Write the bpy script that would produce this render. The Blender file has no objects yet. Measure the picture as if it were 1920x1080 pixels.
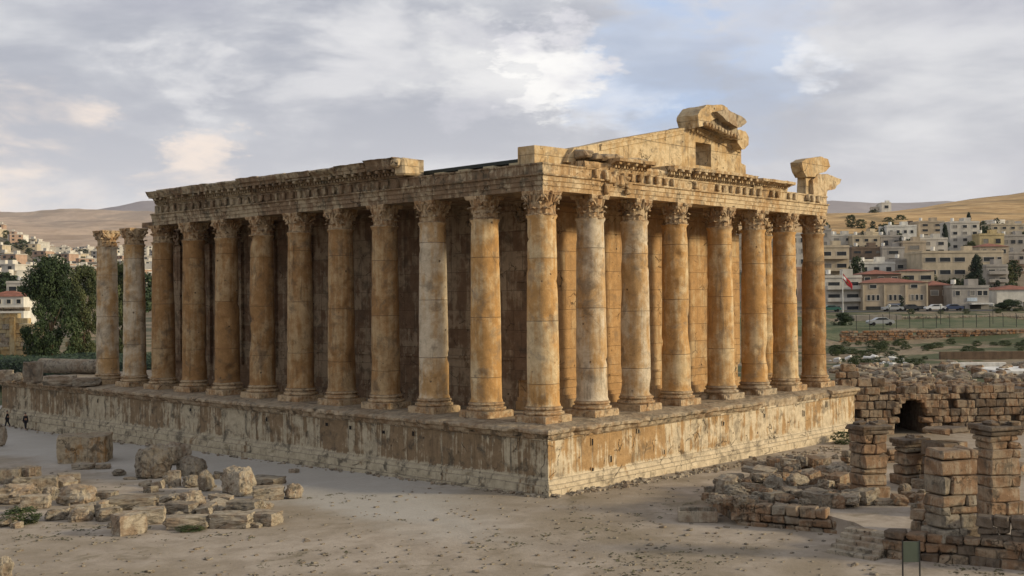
import bpy, bmesh, math, random
from math import sin, cos, pi, radians
from mathutils import Vector, Matrix, noise
import numpy as np

# ------------------------------------------------------------------ camera, sky, sun
S = bpy.context.scene
C = S.collection
CAM = Vector((-49.745, -43.313, 7.089)); YAW = 0.742577; PIT = 0.007844; ROL = -0.009408; FPX = 2171.77
_F = Vector((cos(PIT)*cos(YAW), cos(PIT)*sin(YAW), sin(PIT)))
_R0 = Vector((sin(YAW), -cos(YAW), 0)); _U0 = _R0.cross(_F)
_R = _R0*cos(ROL) + _U0*sin(ROL); _U = _U0*cos(ROL) - _R0*sin(ROL)
cd = bpy.data.cameras.new('camera'); cam = bpy.data.objects.new('camera', cd); C.objects.link(cam)
cd.sensor_width = 36; cd.lens = 36*FPX/1920; cd.clip_start = 0.5; cd.clip_end = 40000
cam.matrix_world = Matrix((( _R.x, _U.x, -_F.x, CAM.x), (_R.y, _U.y, -_F.y, CAM.y), (_R.z, _U.z, -_F.z, CAM.z), (0, 0, 0, 1)))
S.camera = cam
S.view_settings.view_transform = 'Standard'; S.view_settings.look = 'None'; S.view_settings.gamma = 1
S.view_settings.exposure = 0.18

SUN_DIR = Vector((0.50, -0.80, 0.30)).normalized()      # towards the sun
sl = bpy.data.lights.new('sun', 'SUN'); sl.energy = 3.6; sl.angle = radians(7); sl.color = (1.0, 0.84, 0.58)
so = bpy.data.objects.new('sun', sl); C.objects.link(so); so.rotation_euler = SUN_DIR.to_track_quat('Z', 'Y').to_euler()

def direction(px, py):
    return (_F + _R*((px-960)/FPX) + _U*((540-py)/FPX)).normalized()

class NT:
    """small node-tree builder"""
    def __init__(s, nt): s.t = nt; s.n = nt.nodes; s.l = nt.links
    def node(s, typ, inputs=None, **kw):
        n = s.n.new(typ)
        for k, v in kw.items(): setattr(n, k, v)
        for k, v in (inputs or {}).items(): s.set(n.inputs[k], v)
        return n
    def set(s, sock, v):
        if hasattr(v, 'is_linked') or isinstance(v, bpy.types.NodeSocket): s.l.new(v, sock)
        else: sock.default_value = v
    def math(s, op, a, b=0.0, c=None, clamp=False):
        n = s.n.new('ShaderNodeMath'); n.operation = op; n.use_clamp = clamp
        s.set(n.inputs[0], a); s.set(n.inputs[1], b)
        if c is not None: s.set(n.inputs[2], c)
        return n.outputs[0]
    def vmath(s, op, a, b=(0, 0, 0)):
        n = s.n.new('ShaderNodeVectorMath'); n.operation = op; s.set(n.inputs[0], a); s.set(n.inputs[1], b)
        return n.outputs['Value'] if op in ('DOT_PRODUCT', 'LENGTH', 'DISTANCE') else n.outputs[0]
    def mix(s, f, a, b, mode='MIX'):
        n = s.n.new('ShaderNodeMix'); n.data_type = 'RGBA'; n.blend_type = mode; n.clamp_factor = True
        col = lambda v: (*v, 1) if isinstance(v, tuple) and len(v) == 3 else v
        s.set(n.inputs[0], f); s.set(n.inputs[6], col(a)); s.set(n.inputs[7], col(b)); return n.outputs[2]
    def ramp(s, v, a, b):
        n = s.n.new('ShaderNodeMapRange'); n.interpolation_type = 'SMOOTHSTEP'
        s.set(n.inputs[0], v); n.inputs[1].default_value = a; n.inputs[2].default_value = b; return n.outputs[0]
    def noise(s, vec, scale, detail=5, rough=0.55, dist=0.0):
        n = s.n.new('ShaderNodeTexNoise'); s.set(n.inputs['Vector'], vec); n.inputs['Scale'].default_value = scale
        n.inputs['Detail'].default_value = detail; n.inputs['Roughness'].default_value = rough; n.inputs['Distortion'].default_value = dist
        return n.outputs['Fac']
    def xyz(s, v):
        n = s.n.new('ShaderNodeSeparateXYZ'); s.set(n.inputs[0], v); return n.outputs
    def comb(s, x, y, z):
        n = s.n.new('ShaderNodeCombineXYZ'); s.set(n.inputs[0], x); s.set(n.inputs[1], y); s.set(n.inputs[2], z); return n.outputs[0]

W = bpy.data.worlds.new('World'); S.world = W; W.use_nodes = True
W.node_tree.nodes.clear(); w = NT(W.node_tree)
out = w.node('ShaderNodeOutputWorld'); bg = w.node('ShaderNodeBackground'); w.l.new(bg.outputs[0], out.inputs[0])
sky = w.node('ShaderNodeTexSky', sky_type='NISHITA', sun_disc=False)
sky.sun_elevation = math.asin(SUN_DIR.z); sky.sun_rotation = math.atan2(SUN_DIR.x, SUN_DIR.y); sky.dust_density = 2.0
dirv = w.node('ShaderNodeTexCoord').outputs['Generated']
dn = w.vmath('NORMALIZE', dirv); dx, dy, dz = w.xyz(dn)
den = w.math('ADD', w.math('MAXIMUM', dz, 0.0), 0.16)
plane = w.comb(w.math('DIVIDE', dx, den), w.math('DIVIDE', dy, den), 0.0)
n1 = w.noise(plane, 0.55, 7, 0.50, 0.5)
n2 = w.noise(w.vmath('ADD', plane, (7.3, 2.1, 4.0)), 0.9, 7, 0.5, 0.2)
n3 = w.noise(w.vmath('MULTIPLY', dn, (1.0, 1.0, 3.2)), 6.5, 9, 0.57, 0.25)
wv3 = w.node('ShaderNodeTexNoise', {'Vector': w.vmath('MULTIPLY', dn, (1.0, 1.0, 2.6)), 'Scale': 11.0, 'Detail': 7.0, 'Roughness': 0.62}).outputs['Color']
dnw = w.vmath('NORMALIZE', w.vmath('ADD', dn, w.vmath('MULTIPLY', w.vmath('SUBTRACT', wv3, (0.5, 0.5, 0.5)), (0.22, 0.22, 0.16))))
def spot(px, py, inner, outer):       # soft round region of the sky dome, degrees
    d = w.vmath('DOT_PRODUCT', dnw, tuple(direction(px, py)))
    return w.ramp(d, cos(radians(outer)), cos(radians(inner)))
K = 10.0
def kc(c): return tuple(v*K for v in c)
# stratus deck: lavender grey with paler breaks
tone = w.ramp(w.math('ADD', w.math('MULTIPLY', n1, 0.6), w.math('MULTIPLY', n3, 0.4)), 0.41, 0.58)
deck = w.mix(tone, kc((0.405, 0.425, 0.485)), kc((0.70, 0.705, 0.725)))
# paler towards the horizon
hz = w.ramp(dz, 0.20, 0.02)
deck = w.mix(w.math('MULTIPLY', hz, 0.7), deck, kc((0.74, 0.73, 0.745)))
# dark grey under-belly bands
belly = w.math('MULTIPLY', w.ramp(n2, 0.50, 0.68), w.ramp(dz, 0.04, 0.10))
deck = w.mix(w.math('MULTIPLY', belly, 0.35), deck, kc((0.42, 0.42, 0.51)))
# blue opening with a lit cumulus edge to its left
gap = w.math('MULTIPLY', w.math('MAXIMUM', spot(1230, 120, 1.6, 4.6), w.math('MULTIPLY', spot(1400, 110, 1.0, 5.0), 0.55)), w.math('ADD', w.math('MULTIPLY', w.ramp(n3, 0.36, 0.60), 0.6), 0.4))
skyb = w.mix(0.8, sky.outputs[0], kc((0.46, 0.60, 0.86)))
col = w.mix(w.math('MULTIPLY', gap, 1.0, clamp=True), deck, skyb)
lit = w.math('MULTIPLY', spot(1510, 130, 0.2, 2.0), 0.6)
lit = w.math('ADD', lit, w.math('MULTIPLY', w.math('MAXIMUM', w.math('MAXIMUM', spot(380, 100, 0.3, 3.0), spot(1180, 190, 0.3, 3.0)), spot(640, 110, 0.3, 5.0)), 0.5))
lit = w.math('MULTIPLY', lit, w.ramp(n3, 0.40, 0.58), clamp=True)
col = w.mix(lit, col, kc((0.88, 0.865, 0.86)))
cum = w.math('MAXIMUM', w.math('MAXIMUM', spot(1010, 118, 1.2, 2.6), spot(1085, 135, 0.9, 2.2)), w.math('MULTIPLY', spot(900, 130, 0.5, 3.6), 0.6))
col = w.mix(w.math('MULTIPLY', cum, 0.9), col, w.mix(w.ramp(n3, 0.36, 0.60), kc((0.66, 0.655, 0.70)), kc((0.96, 0.945, 0.92))))
peach = w.math('MAXIMUM', w.math('MAXIMUM', spot(20, 285, 0.5, 4.2), spot(380, 315, 0.3, 2.6)), w.math('MULTIPLY', spot(60, 380, 0.5, 5.0), 0.6))
peach = w.math('MULTIPLY', peach, w.ramp(n3, 0.38, 0.58), clamp=True)
col = w.mix(w.math('MULTIPLY', peach, 0.85), col, kc((0.93, 0.80, 0.70)))
w.l.new(col, bg.inputs[0]); bg.inputs[1].default_value = 0.1

# ------------------------------------------------------------------ helpers
def on(px, py, axis, v):
    d = _F + _R*((px-960)/FPX) + _U*((540-py)/FPX)
    t = (v - CAM[axis])/d[axis]; return CAM + d*t
def at(px, py, depth): return CAM + (_F + _R*((px-960)/FPX) + _U*((540-py)/FPX))*depth
def gz(x, y): return -3.70 - 0.0095*min(max(y, 0), 65) - 0.005*min(max(x, 0), 30)
def ground(px, py):
    p = on(px, py, 2, -3.8)
    for _ in range(4): p = on(px, py, 2, gz(p.x, p.y))
    return p
def nz(p, s=1.0, o=0.0): return noise.noise(Vector((p[0]*s+o, p[1]*s+o*1.7, p[2]*s-o)))
def fb(p, s=1.0, o=0.0): return nz(p, s, o) + 0.5*nz(p, s*2.1, o+9) + 0.25*nz(p, s*4.3, o+21)

def link(name, me, parent=None, loc=None):
    o = bpy.data.objects.new(name, me); C.objects.link(o)
    if parent: o.parent = parent
    if loc is not None: o.location = loc
    return o
def empty(name, loc=(0, 0, 0), rz=0):
    o = link(name, None, None, loc); o.rotation_euler[2] = rz; o.empty_display_size = 0.5; return o
def tag(o, label=None, cat=None, group=None, kind=None):
    if label: o['label'] = label
    if cat: o['category'] = cat
    if group: o['group'] = group
    if kind: o['kind'] = kind
    return o

class MB:
    def __init__(s): s.v = []; s.f = []; s.m = []
    def add(s, vs, fs, mi=0):
        b = len(s.v); s.v += [tuple(v) for v in vs]; s.f += [tuple(b+i for i in f) for f in fs]; s.m += [mi]*len(fs)
    def box(s, lo, hi, mi=0, M=None):
        x0, y0, z0 = lo; x1, y1, z1 = hi
        vs = [Vector(v) for v in ((x0,y0,z0),(x1,y0,z0),(x1,y1,z0),(x0,y1,z0),(x0,y0,z1),(x1,y0,z1),(x1,y1,z1),(x0,y1,z1))]
        if M: vs = [M @ v for v in vs]
        s.add(vs, [(0,3,2,1),(4,5,6,7),(0,1,5,4),(1,2,6,5),(2,3,7,6),(3,0,4,7)], mi)
    def stone(s, c, dims, rng, M=None, ch=0.06, jit=0.03, mi=0):
        """chamfered, slightly irregular block centred at c"""
        hx, hy, hz_ = [d/2 for d in dims]; k = min(ch, hx*.4, hy*.4, hz_*.4)
        vs = []; idx = {}
        for a in (-1, 1):
            for b in (-1, 1):
                for e in (-1, 1):
                    jx, jy, jz = [rng.uniform(-jit, jit) for _ in range(3)]
                    for ax in range(3):
                        p = [a*(hx - (k if ax != 0 else 0))+jx, b*(hy - (k if ax != 1 else 0))+jy, e*(hz_ - (k if ax != 2 else 0))+jz]
                        q = Vector(p) + Vector(c)
                        if M: q = M @ q
                        idx[(a, b, e, ax)] = len(vs); vs.append(q)
        I = idx; f = []
        for a in (-1, 1):
            g = [(a,-1,-1,0),(a,1,-1,0),(a,1,1,0),(a,-1,1,0)]; f.append([I[q] for q in (g if a > 0 else g[::-1])])
            g = [(-1,a,-1,1),(-1,a,1,1),(1,a,1,1),(1,a,-1,1)]; f.append([I[q] for q in (g if a > 0 else g[::-1])])
            g = [(-1,-1,a,2),(1,-1,a,2),(1,1,a,2),(-1,1,a,2)]; f.append([I[q] for q in (g if a > 0 else g[::-1])])
        for a in (-1, 1):
            for b in (-1, 1):
                q = [I[(a,b,-1,0)], I[(a,b,1,0)], I[(a,b,1,1)], I[(a,b,-1,1)]]; f.append(q if a*b < 0 else q[::-1])
                q = [I[(a,-1,b,0)], I[(a,1,b,0)], I[(a,1,b,2)], I[(a,-1,b,2)]]; f.append(q if a*b > 0 else q[::-1])
                q = [I[(-1,a,b,1)], I[(1,a,b,1)], I[(1,a,b,2)], I[(-1,a,b,2)]]; f.append(q if a*b < 0 else q[::-1])
                for e in (-1, 1):
                    q = [I[(a,b,e,0)], I[(a,b,e,1)], I[(a,b,e,2)]]; f.append(q if a*b*e > 0 else q[::-1])
        s.add(vs, f, mi)
    def grid(s, rows, closed_u=False, mi=0, flip=False):
        """rows: list of equally long vertex rows"""
        n = len(rows[0]); b = len(s.v)
        for r in rows: s.v += [tuple(p) for p in r]
        for i in range(len(rows)-1):
            for j in range(n if closed_u else n-1):
                q = (b+i*n+j, b+i*n+(j+1) % n, b+(i+1)*n+(j+1) % n, b+(i+1)*n+j)
                s.f.append(q[::-1] if flip else q); s.m.append(mi)
    def ngon(s, vs, mi=0, flip=False):
        b = len(s.v); s.v += [tuple(p) for p in vs]; t = tuple(range(b, b+len(vs))); s.f.append(t[::-1] if flip else t); s.m.append(mi)
    def prism(s, poly, y0, y1, mi=0, axis='y'):
        """polygon (a,z) extruded along y (or x)"""
        mk = (lambda a, z, y: (a, y, z)) if axis == 'y' else (lambda a, z, y: (y, a, z))
        A = [mk(a, z, y0) for a, z in poly]; B = [mk(a, z, y1) for a, z in poly]; n = len(poly)
        s.add(A+B, [tuple(range(n))] + [tuple(range(2*n-1, n-1, -1))] + [((i+1) % n, i, n+i, n+(i+1) % n) for i in range(n)], mi)
    def tube(s, a, b, r0, r1=None, n=6, mi=0):
        a = Vector(a); b = Vector(b); r1 = r0 if r1 is None else r1; d = (b-a).normalized()
        u = d.orthogonal().normalized(); v = d.cross(u)
        ra = [a + (u*cos(2*pi*i/n)+v*sin(2*pi*i/n))*r0 for i in range(n)]; rb = [b + (u*cos(2*pi*i/n)+v*sin(2*pi*i/n))*r1 for i in range(n)]
        s.add(ra+rb, [(i, (i+1) % n, n+(i+1) % n, n+i) for i in range(n)] + [tuple(range(n-1, -1, -1)), tuple(range(n, 2*n))], mi)
    def build(s, name, mats, parent=None, loc=None, smooth=False, fixn=False):
        me = bpy.data.meshes.new(name); me.from_pydata(s.v, [], s.f)
        for m in (mats if isinstance(mats, (list, tuple)) else [mats]): me.materials.append(m)
        me.polygons.foreach_set('material_index', s.m)
        if fixn:
            bm = bmesh.new(); bm.from_mesh(me); bmesh.ops.recalc_face_normals(bm, faces=bm.faces); bm.to_mesh(me); bm.free()
        if smooth: me.polygons.foreach_set('use_smooth', [True]*len(me.polygons))
        me.update(); return link(name, me, parent, loc)

# ------------------------------------------------------------------ materials
MAT = {}
def new_mat(name, rough=0.9):
    m = bpy.data.materials.new(name); m.use_nodes = True; t = NT(m.node_tree)
    b = m.node_tree.nodes['Principled BSDF']; b.inputs['Roughness'].default_value = rough
    b.inputs['Specular IOR Level'].default_value = 0.25
    MAT[name] = m; return m, t, b
def bump(t, b, h, strength=0.6, dist=0.05):
    n = t.node('ShaderNodeBump', {'Height': h, 'Strength': strength, 'Distance': dist}); t.l.new(n.outputs[0], b.inputs['Normal'])

def stone_mat(name, pale, warm, dark, patch=0.5, streak=0.6, bricks=None, soot=0.35, scale=1.0, pits=True, drums=False, seamdark=0.75, foot_pale=None, wid=0.11, rand=True, bmp=0.7, lichen=0.45):
    m, t, b = new_mat(name)
    tc = t.node('ShaderNodeTexCoord').outputs['Object']
    rnd = t.node('ShaderNodeObjectInfo').outputs['Random']
    vec = t.vmath('ADD', tc, t.comb(t.math('MULTIPLY', rnd, 91.0), t.math('MULTIPLY', rnd, 57.0), 0.0)) if rand else tc
    x, y, z = t.xyz(vec)
    big = t.noise(vec, 0.35*scale, 5, 0.6, 0.4)
    mid = t.noise(vec, 1.6*scale, 6, 0.65, 0.3)
    fine = t.noise(vec, 9.0*scale, 6, 0.7)
    st = t.noise(t.vmath('MULTIPLY', vec, (1.9, 1.9, 0.16)), 1.0*scale, 6, 0.62, 0.15)
    st2 = t.noise(t.vmath('MULTIPLY', vec, (5.5, 5.5, 0.30)), 1.0*scale, 5, 0.6)
    f = t.math('ADD', t.math('MULTIPLY', big, 0.5), t.math('MULTIPLY', mid, 0.25))
    f = t.math('ADD', f, t.math('MULTIPLY', st, 0.25+0.2*streak))
    f = t.math('ADD', f, t.math('MULTIPLY', st2, 0.22*streak))
    seam = None
    if bricks:
        wv = t.comb(t.math('ADD', t.math('ADD', x, y), t.math('MULTIPLY', big, 0.06)), z, 0.0)
        if len(bricks) > 4: wv = t.vmath('ADD', wv, (0.4, bricks[4], 0.0))
        br = t.node('ShaderNodeTexBrick', {'Vector': wv, 'Color1': (0, 0, 0, 1), 'Color2': (1, 1, 1, 1), 'Mortar': (0.5, 0.5, 0.5, 1), 'Scale': 1.0,
                    'Brick Width': bricks[0], 'Row Height': bricks[1], 'Mortar Size': bricks[2], 'Mortar Smooth': 0.3}, offset=0.43, squash=1.35, squash_frequency=3)
        f = t.math('ADD', f, t.math('MULTIPLY', t.math('SUBTRACT', br.outputs['Color'], 0.5), bricks[3] if len(bricks) > 3 else 0.16))
        seam = br.outputs['Fac']
    if drums:
        dz_ = t.math('DIVIDE', t.math('ADD', z, t.math('MULTIPLY', rnd, 1.4)), 3.55)
        wn = t.node('ShaderNodeTexWhiteNoise', {'Vector': t.comb(t.math('FLOOR', dz_), t.math('MULTIPLY', rnd, 77.0), 0.0)}, noise_dimensions='3D').outputs['Value']
        f = t.math('ADD', f, t.math('MULTIPLY', t.math('SUBTRACT', wn, 0.5), 0.09))
        fr = t.math('ABSOLUTE', t.math('SUBTRACT', t.math('FRACT', dz_), 0.5))
        fr = t.math('ADD', fr, t.math('MULTIPLY', t.math('SUBTRACT', mid, 0.5), 0.004))
        seam = t.ramp(fr, 0.4935, 0.4965)
    span = 0.5*(0.5+0.25+0.25+0.2*streak+0.22*streak)
    lo = span + (patch-0.5)*0.36 - 0.055
    if foot_pale is not None: f = t.math('ADD', f, t.math('MULTIPLY', t.ramp(z, foot_pale+0.15, foot_pale-0.15), 0.16))
    wf = t.ramp(f, lo, lo+wid)
    col = t.mix(wf, warm, pale)
    # grey weather crust and black stains
    cr = t.ramp(t.noise(t.vmath('ADD', vec, (31, 17, 5)), 0.8*scale, 7, 0.68, 0.5), 0.50, 0.66)
    col = t.mix(t.math('MULTIPLY', cr, soot), col, dark)
    ds = t.ramp(t.noise(t.vmath('MULTIPLY', t.vmath('ADD', vec, (3, 8, 1)), (3.2, 3.2, 0.22)), 1.0*scale, 6, 0.65), 0.57, 0.74)
    col = t.mix(t.math('MULTIPLY', ds, soot*1.1), col, tuple(c*0.55 for c in dark))
    col = t.mix(0.55, col, t.mix(fine, (0.45, 0.45, 0.45), (1.45, 1.45, 1.45)), 'MULTIPLY')
    col = t.mix(0.36, col, t.mix(t.ramp(mid, 0.28, 0.72), (0.55, 0.52, 0.48), (1.4, 1.4, 1.4)), 'MULTIPLY')
    nzn = t.xyz(t.node('ShaderNodeNewGeometry').outputs['Normal'])[2]
    li = t.math('MULTIPLY', t.ramp(t.math('ADD', nzn, t.math('MULTIPLY', mid, 0.5)), 0.65, 1.1), lichen)
    col = t.mix(li, col, tuple(c*1.25 for c in dark))
    h = t.math('ADD', t.math('MULTIPLY', fine, 0.5), mid)
    if pits:
        vo = t.node('ShaderNodeTexVoronoi', {'Vector': vec, 'Scale': 1.15*scale**.5, 'Randomness': 1.0}).outputs['Distance']
        vo = t.math('ADD', vo, t.math('MULTIPLY', fine, 0.12))
        pit = t.math('MULTIPLY', t.ramp(vo, 0.17, 0.12), t.ramp(mid, 0.47, 0.56))
        col = t.mix(t.math('MULTIPLY', pit, 0.8), col, (0.05, 0.035, 0.022))
        h = t.math('SUBTRACT', h, pit)
    ce = t.node('ShaderNodeTexVoronoi', {'Vector': t.vmath('ADD', vec, t.comb(mid, big, mid)), 'Scale': 0.55}, feature='DISTANCE_TO_EDGE').outputs['Distance']
    ck = t.math('MULTIPLY', t.ramp(ce, 0.014, 0.004), t.ramp(t.noise(t.vmath('ADD', vec, (70, 3, 9)), 0.7, 4), 0.52, 0.60))
    if drums: ck = t.math('MULTIPLY', ck, 0.3)
    col = t.mix(t.math('MULTIPLY', ck, 0.8), col, (0.05, 0.038, 0.025)); h = t.math('SUBTRACT', h, ck)
    if seam is not None:
        sd = t.math('MULTIPLY', seam, t.math('MULTIPLY', t.ramp(mid, 0.25, 0.6), seamdark))
        if foot_pale is not None: sd = t.math('MULTIPLY', sd, t.ramp(z, foot_pale-0.2, foot_pale+0.1))
        col = t.mix(sd, col, (0.07, 0.05, 0.033)); h = t.math('SUBTRACT', h, t.math('MULTIPLY', seam, 0.8))
    t.l.new(col, b.inputs['Base Color']); bump(t, b, h, bmp, 0.06)
    return m

CREAM = (0.56, 0.435, 0.26); GREY = (0.21, 0.175, 0.13)
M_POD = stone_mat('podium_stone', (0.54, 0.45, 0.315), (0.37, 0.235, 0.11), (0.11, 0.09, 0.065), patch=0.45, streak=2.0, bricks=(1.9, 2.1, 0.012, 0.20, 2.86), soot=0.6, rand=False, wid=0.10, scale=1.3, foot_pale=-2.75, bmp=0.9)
M_PODN = stone_mat('podium_stone_shaded_side', (0.44, 0.38, 0.27), (0.24, 0.17, 0.10), (0.08, 0.068, 0.05), patch=0.50, streak=2.0, bricks=(2.1, 2.1, 0.012, 0.22, 2.86), soot=0.8, rand=False, wid=0.10, scale=1.3, foot_pale=-2.75, bmp=0.9)  # darker copy of the podium stone, with the long face's shade in its colour
M_RIM = stone_mat('podium_rim_stone', (0.40, 0.32, 0.22), (0.29, 0.20, 0.12), (0.13, 0.11, 0.08), patch=0.45, streak=0.1, soot=0.9, scale=1.6, rand=False)
M_COL = stone_mat('column_stone', CREAM, (0.46, 0.265, 0.10), GREY, patch=0.50, streak=0.8, drums=True, soot=0.55, bmp=0.7, wid=0.17)
M_COLP = stone_mat('column_pale_stone', (0.54, 0.455, 0.33), (0.46, 0.29, 0.13), GREY, patch=0.38, streak=0.6, drums=True, soot=0.65, bmp=0.7, wid=0.17)
M_COLO = stone_mat('column_brown_stone', (0.40, 0.285, 0.155), (0.30, 0.17, 0.07), (0.11, 0.085, 0.06), patch=0.51, streak=0.9, drums=True, soot=0.6, bmp=0.7, wid=0.16)  # brown column stone, darkened further to carry the left row's shade
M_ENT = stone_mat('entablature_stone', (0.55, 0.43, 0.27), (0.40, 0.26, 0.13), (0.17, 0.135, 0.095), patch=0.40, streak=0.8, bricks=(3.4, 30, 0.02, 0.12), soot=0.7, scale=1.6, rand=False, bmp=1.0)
M_ENTN = stone_mat('entablature_stone_shade_tone', (0.39, 0.32, 0.215), (0.225, 0.155, 0.095), (0.085, 0.075, 0.052), patch=0.50, streak=0.9, bricks=(3.4, 30, 0.02, 0.12), soot=0.8, scale=1.6, rand=False, bmp=1.0)  # entablature stone with the shade of the long side and soffit painted in
M_CAP = stone_mat('capital_stone', (0.49, 0.37, 0.23), (0.36, 0.22, 0.11), (0.14, 0.11, 0.075), patch=0.47, streak=0.2, soot=0.7, scale=3.0, pits=False, bmp=1.0)
M_CEL = stone_mat('cella_stone', (0.49, 0.36, 0.205), (0.43, 0.26, 0.115), (0.20, 0.15, 0.10), patch=0.53, streak=0.8, bricks=(2.3, 1.25, 0.016, 0.10), soot=0.5, rand=False, wid=0.16)
M_CELN = stone_mat('cella_stone_shade_tone', (0.33, 0.25, 0.165), (0.19, 0.12, 0.072), (0.08, 0.062, 0.043), patch=0.54, streak=0.8, bricks=(2.3, 1.25, 0.016, 0.10), soot=0.6, rand=False)  # cella stone darkened so its colour holds the colonnade's shade
M_PED = stone_mat('pediment_stone', (0.56, 0.44, 0.27), (0.46, 0.31, 0.15), (0.20, 0.16, 0.11), patch=0.42, streak=0.7, bricks=(3.3, 1.7, 0.016, 0.06), soot=0.65, scale=1.5, rand=False, bmp=1.0, wid=0.16)
M_BLK = stone_mat('fallen_stone', (0.36, 0.31, 0.235), (0.28, 0.21, 0.145), (0.12, 0.105, 0.08), patch=0.45, streak=0.2, soot=0.9, scale=2.4, bmp=1.0, lichen=.2)
M_BLKG = stone_mat('fallen_grey_stone', (0.27, 0.235, 0.18), (0.215, 0.165, 0.115), (0.09, 0.08, 0.065), patch=0.45, streak=0.2, soot=0.9, scale=2.4, bmp=1.0, lichen=.2)
M_RUIN = stone_mat('ruin_stone', (0.31, 0.24, 0.165), (0.25, 0.155, 0.09), (0.085, 0.07, 0.052), patch=0.52, streak=0.5, soot=0.8, scale=2.2, bmp=1.0)  # brown ruin stone, toned down further for the shaded right corner
M_RUIND = stone_mat('ruin_dark_stone', (0.17, 0.135, 0.10), (0.14, 0.095, 0.06), (0.06, 0.05, 0.04), patch=0.5, streak=0.5, soot=0.7, scale=2.2, bmp=1.0)  # dark ruin stone, deepened with the same corner shade in its colour

def plain(name, c, rough=0.8, var=0.25, scale=1.5, bmp=0.0, metal=0.0):
    m, t, b = new_mat(name, rough); tc = t.node('ShaderNodeTexCoord').outputs['Object']
    rnd = t.node('ShaderNodeObjectInfo').outputs['Random']
    n = t.noise(t.vmath('ADD', tc, t.comb(t.math('MULTIPLY', rnd, 50.0), 0.0, 0.0)), scale, 6, 0.65)
    st = t.noise(t.vmath('MULTIPLY', tc, (1.2, 1.2, 0.15)), scale, 5, 0.6)
    n = t.math('ADD', t.math('MULTIPLY', n, 0.6), t.math('MULTIPLY', st, 0.4))
    t.l.new(t.mix(t.ramp(n, 0.3, 0.7), tuple(v*(1-var) for v in c), tuple(min(v*(1+var), 0.9) for v in c)), b.inputs['Base Color'])
    b.inputs['Metallic'].default_value = metal
    if bmp: bump(t, b, n, bmp, 0.05)
    return m
M_ROOFSTEEL = plain('dark_roof_sheet', (0.035, 0.04, 0.035), 0.7)
M_WOOD = plain('pale_board', (0.45, 0.38, 0.24), 0.8)
M_GLASS = plain('window_glass_dark', (0.03, 0.035, 0.04), 0.25, 0.3)
M_SHUT = plain('shutter_grey', (0.20, 0.19, 0.17), 0.7)
M_WHITE = plain('white_paint', (0.62, 0.61, 0.57), 0.8)
M_TILE = plain('red_roof_tile', (0.21, 0.085, 0.055), 0.85, 0.35, 1.0, 0.4)
M_METAL = plain('dark_metal', (0.03, 0.032, 0.03), 0.5)
M_BARK = plain('bark', (0.10, 0.07, 0.045), 0.95)
M_PANEL = plain('glass_board', (0.10, 0.12, 0.09), 0.3, 0.1)
M_RED = plain('flag_red', (0.42, 0.03, 0.035), 0.8, 0.1)
M_GREENP = plain('flag_green', (0.02, 0.15, 0.05), 0.8, 0.1)
M_JACKET = plain('dark_cloth', (0.02, 0.02, 0.025), 0.9)
M_SKIN = plain('skin', (0.35, 0.2, 0.13), 0.6, 0.1)
M_TYRE = plain('tyre', (0.015, 0.015, 0.015), 0.9)
def leaf_mat(name, a, b_):
    m, t, b = new_mat(name, 0.7); tc = t.node('ShaderNodeTexCoord').outputs['Object']
    g = t.node('ShaderNodeNewGeometry').outputs['Random Per Island']
    n = t.noise(tc, 0.9, 4, 0.6)
    f = t.math('ADD', t.math('MULTIPLY', g, 0.5), t.math('MULTIPLY', t.ramp(n, 0.35, 0.65), 0.5))
    t.l.new(t.mix(f, a, b_), b.inputs['Base Color']); return m
M_LEAF = leaf_mat('leaves_dark', (0.012, 0.026, 0.010), (0.05, 0.075, 0.026))
M_LEAF2 = leaf_mat('leaves_olive', (0.03, 0.045, 0.018), (0.11, 0.12, 0.045))
M_CONIF = leaf_mat('conifer_needles', (0.010, 0.022, 0.014), (0.035, 0.055, 0.03))
M_BUSH = leaf_mat('bush_leaves', (0.02, 0.04, 0.012), (0.09, 0.11, 0.035))

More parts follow.
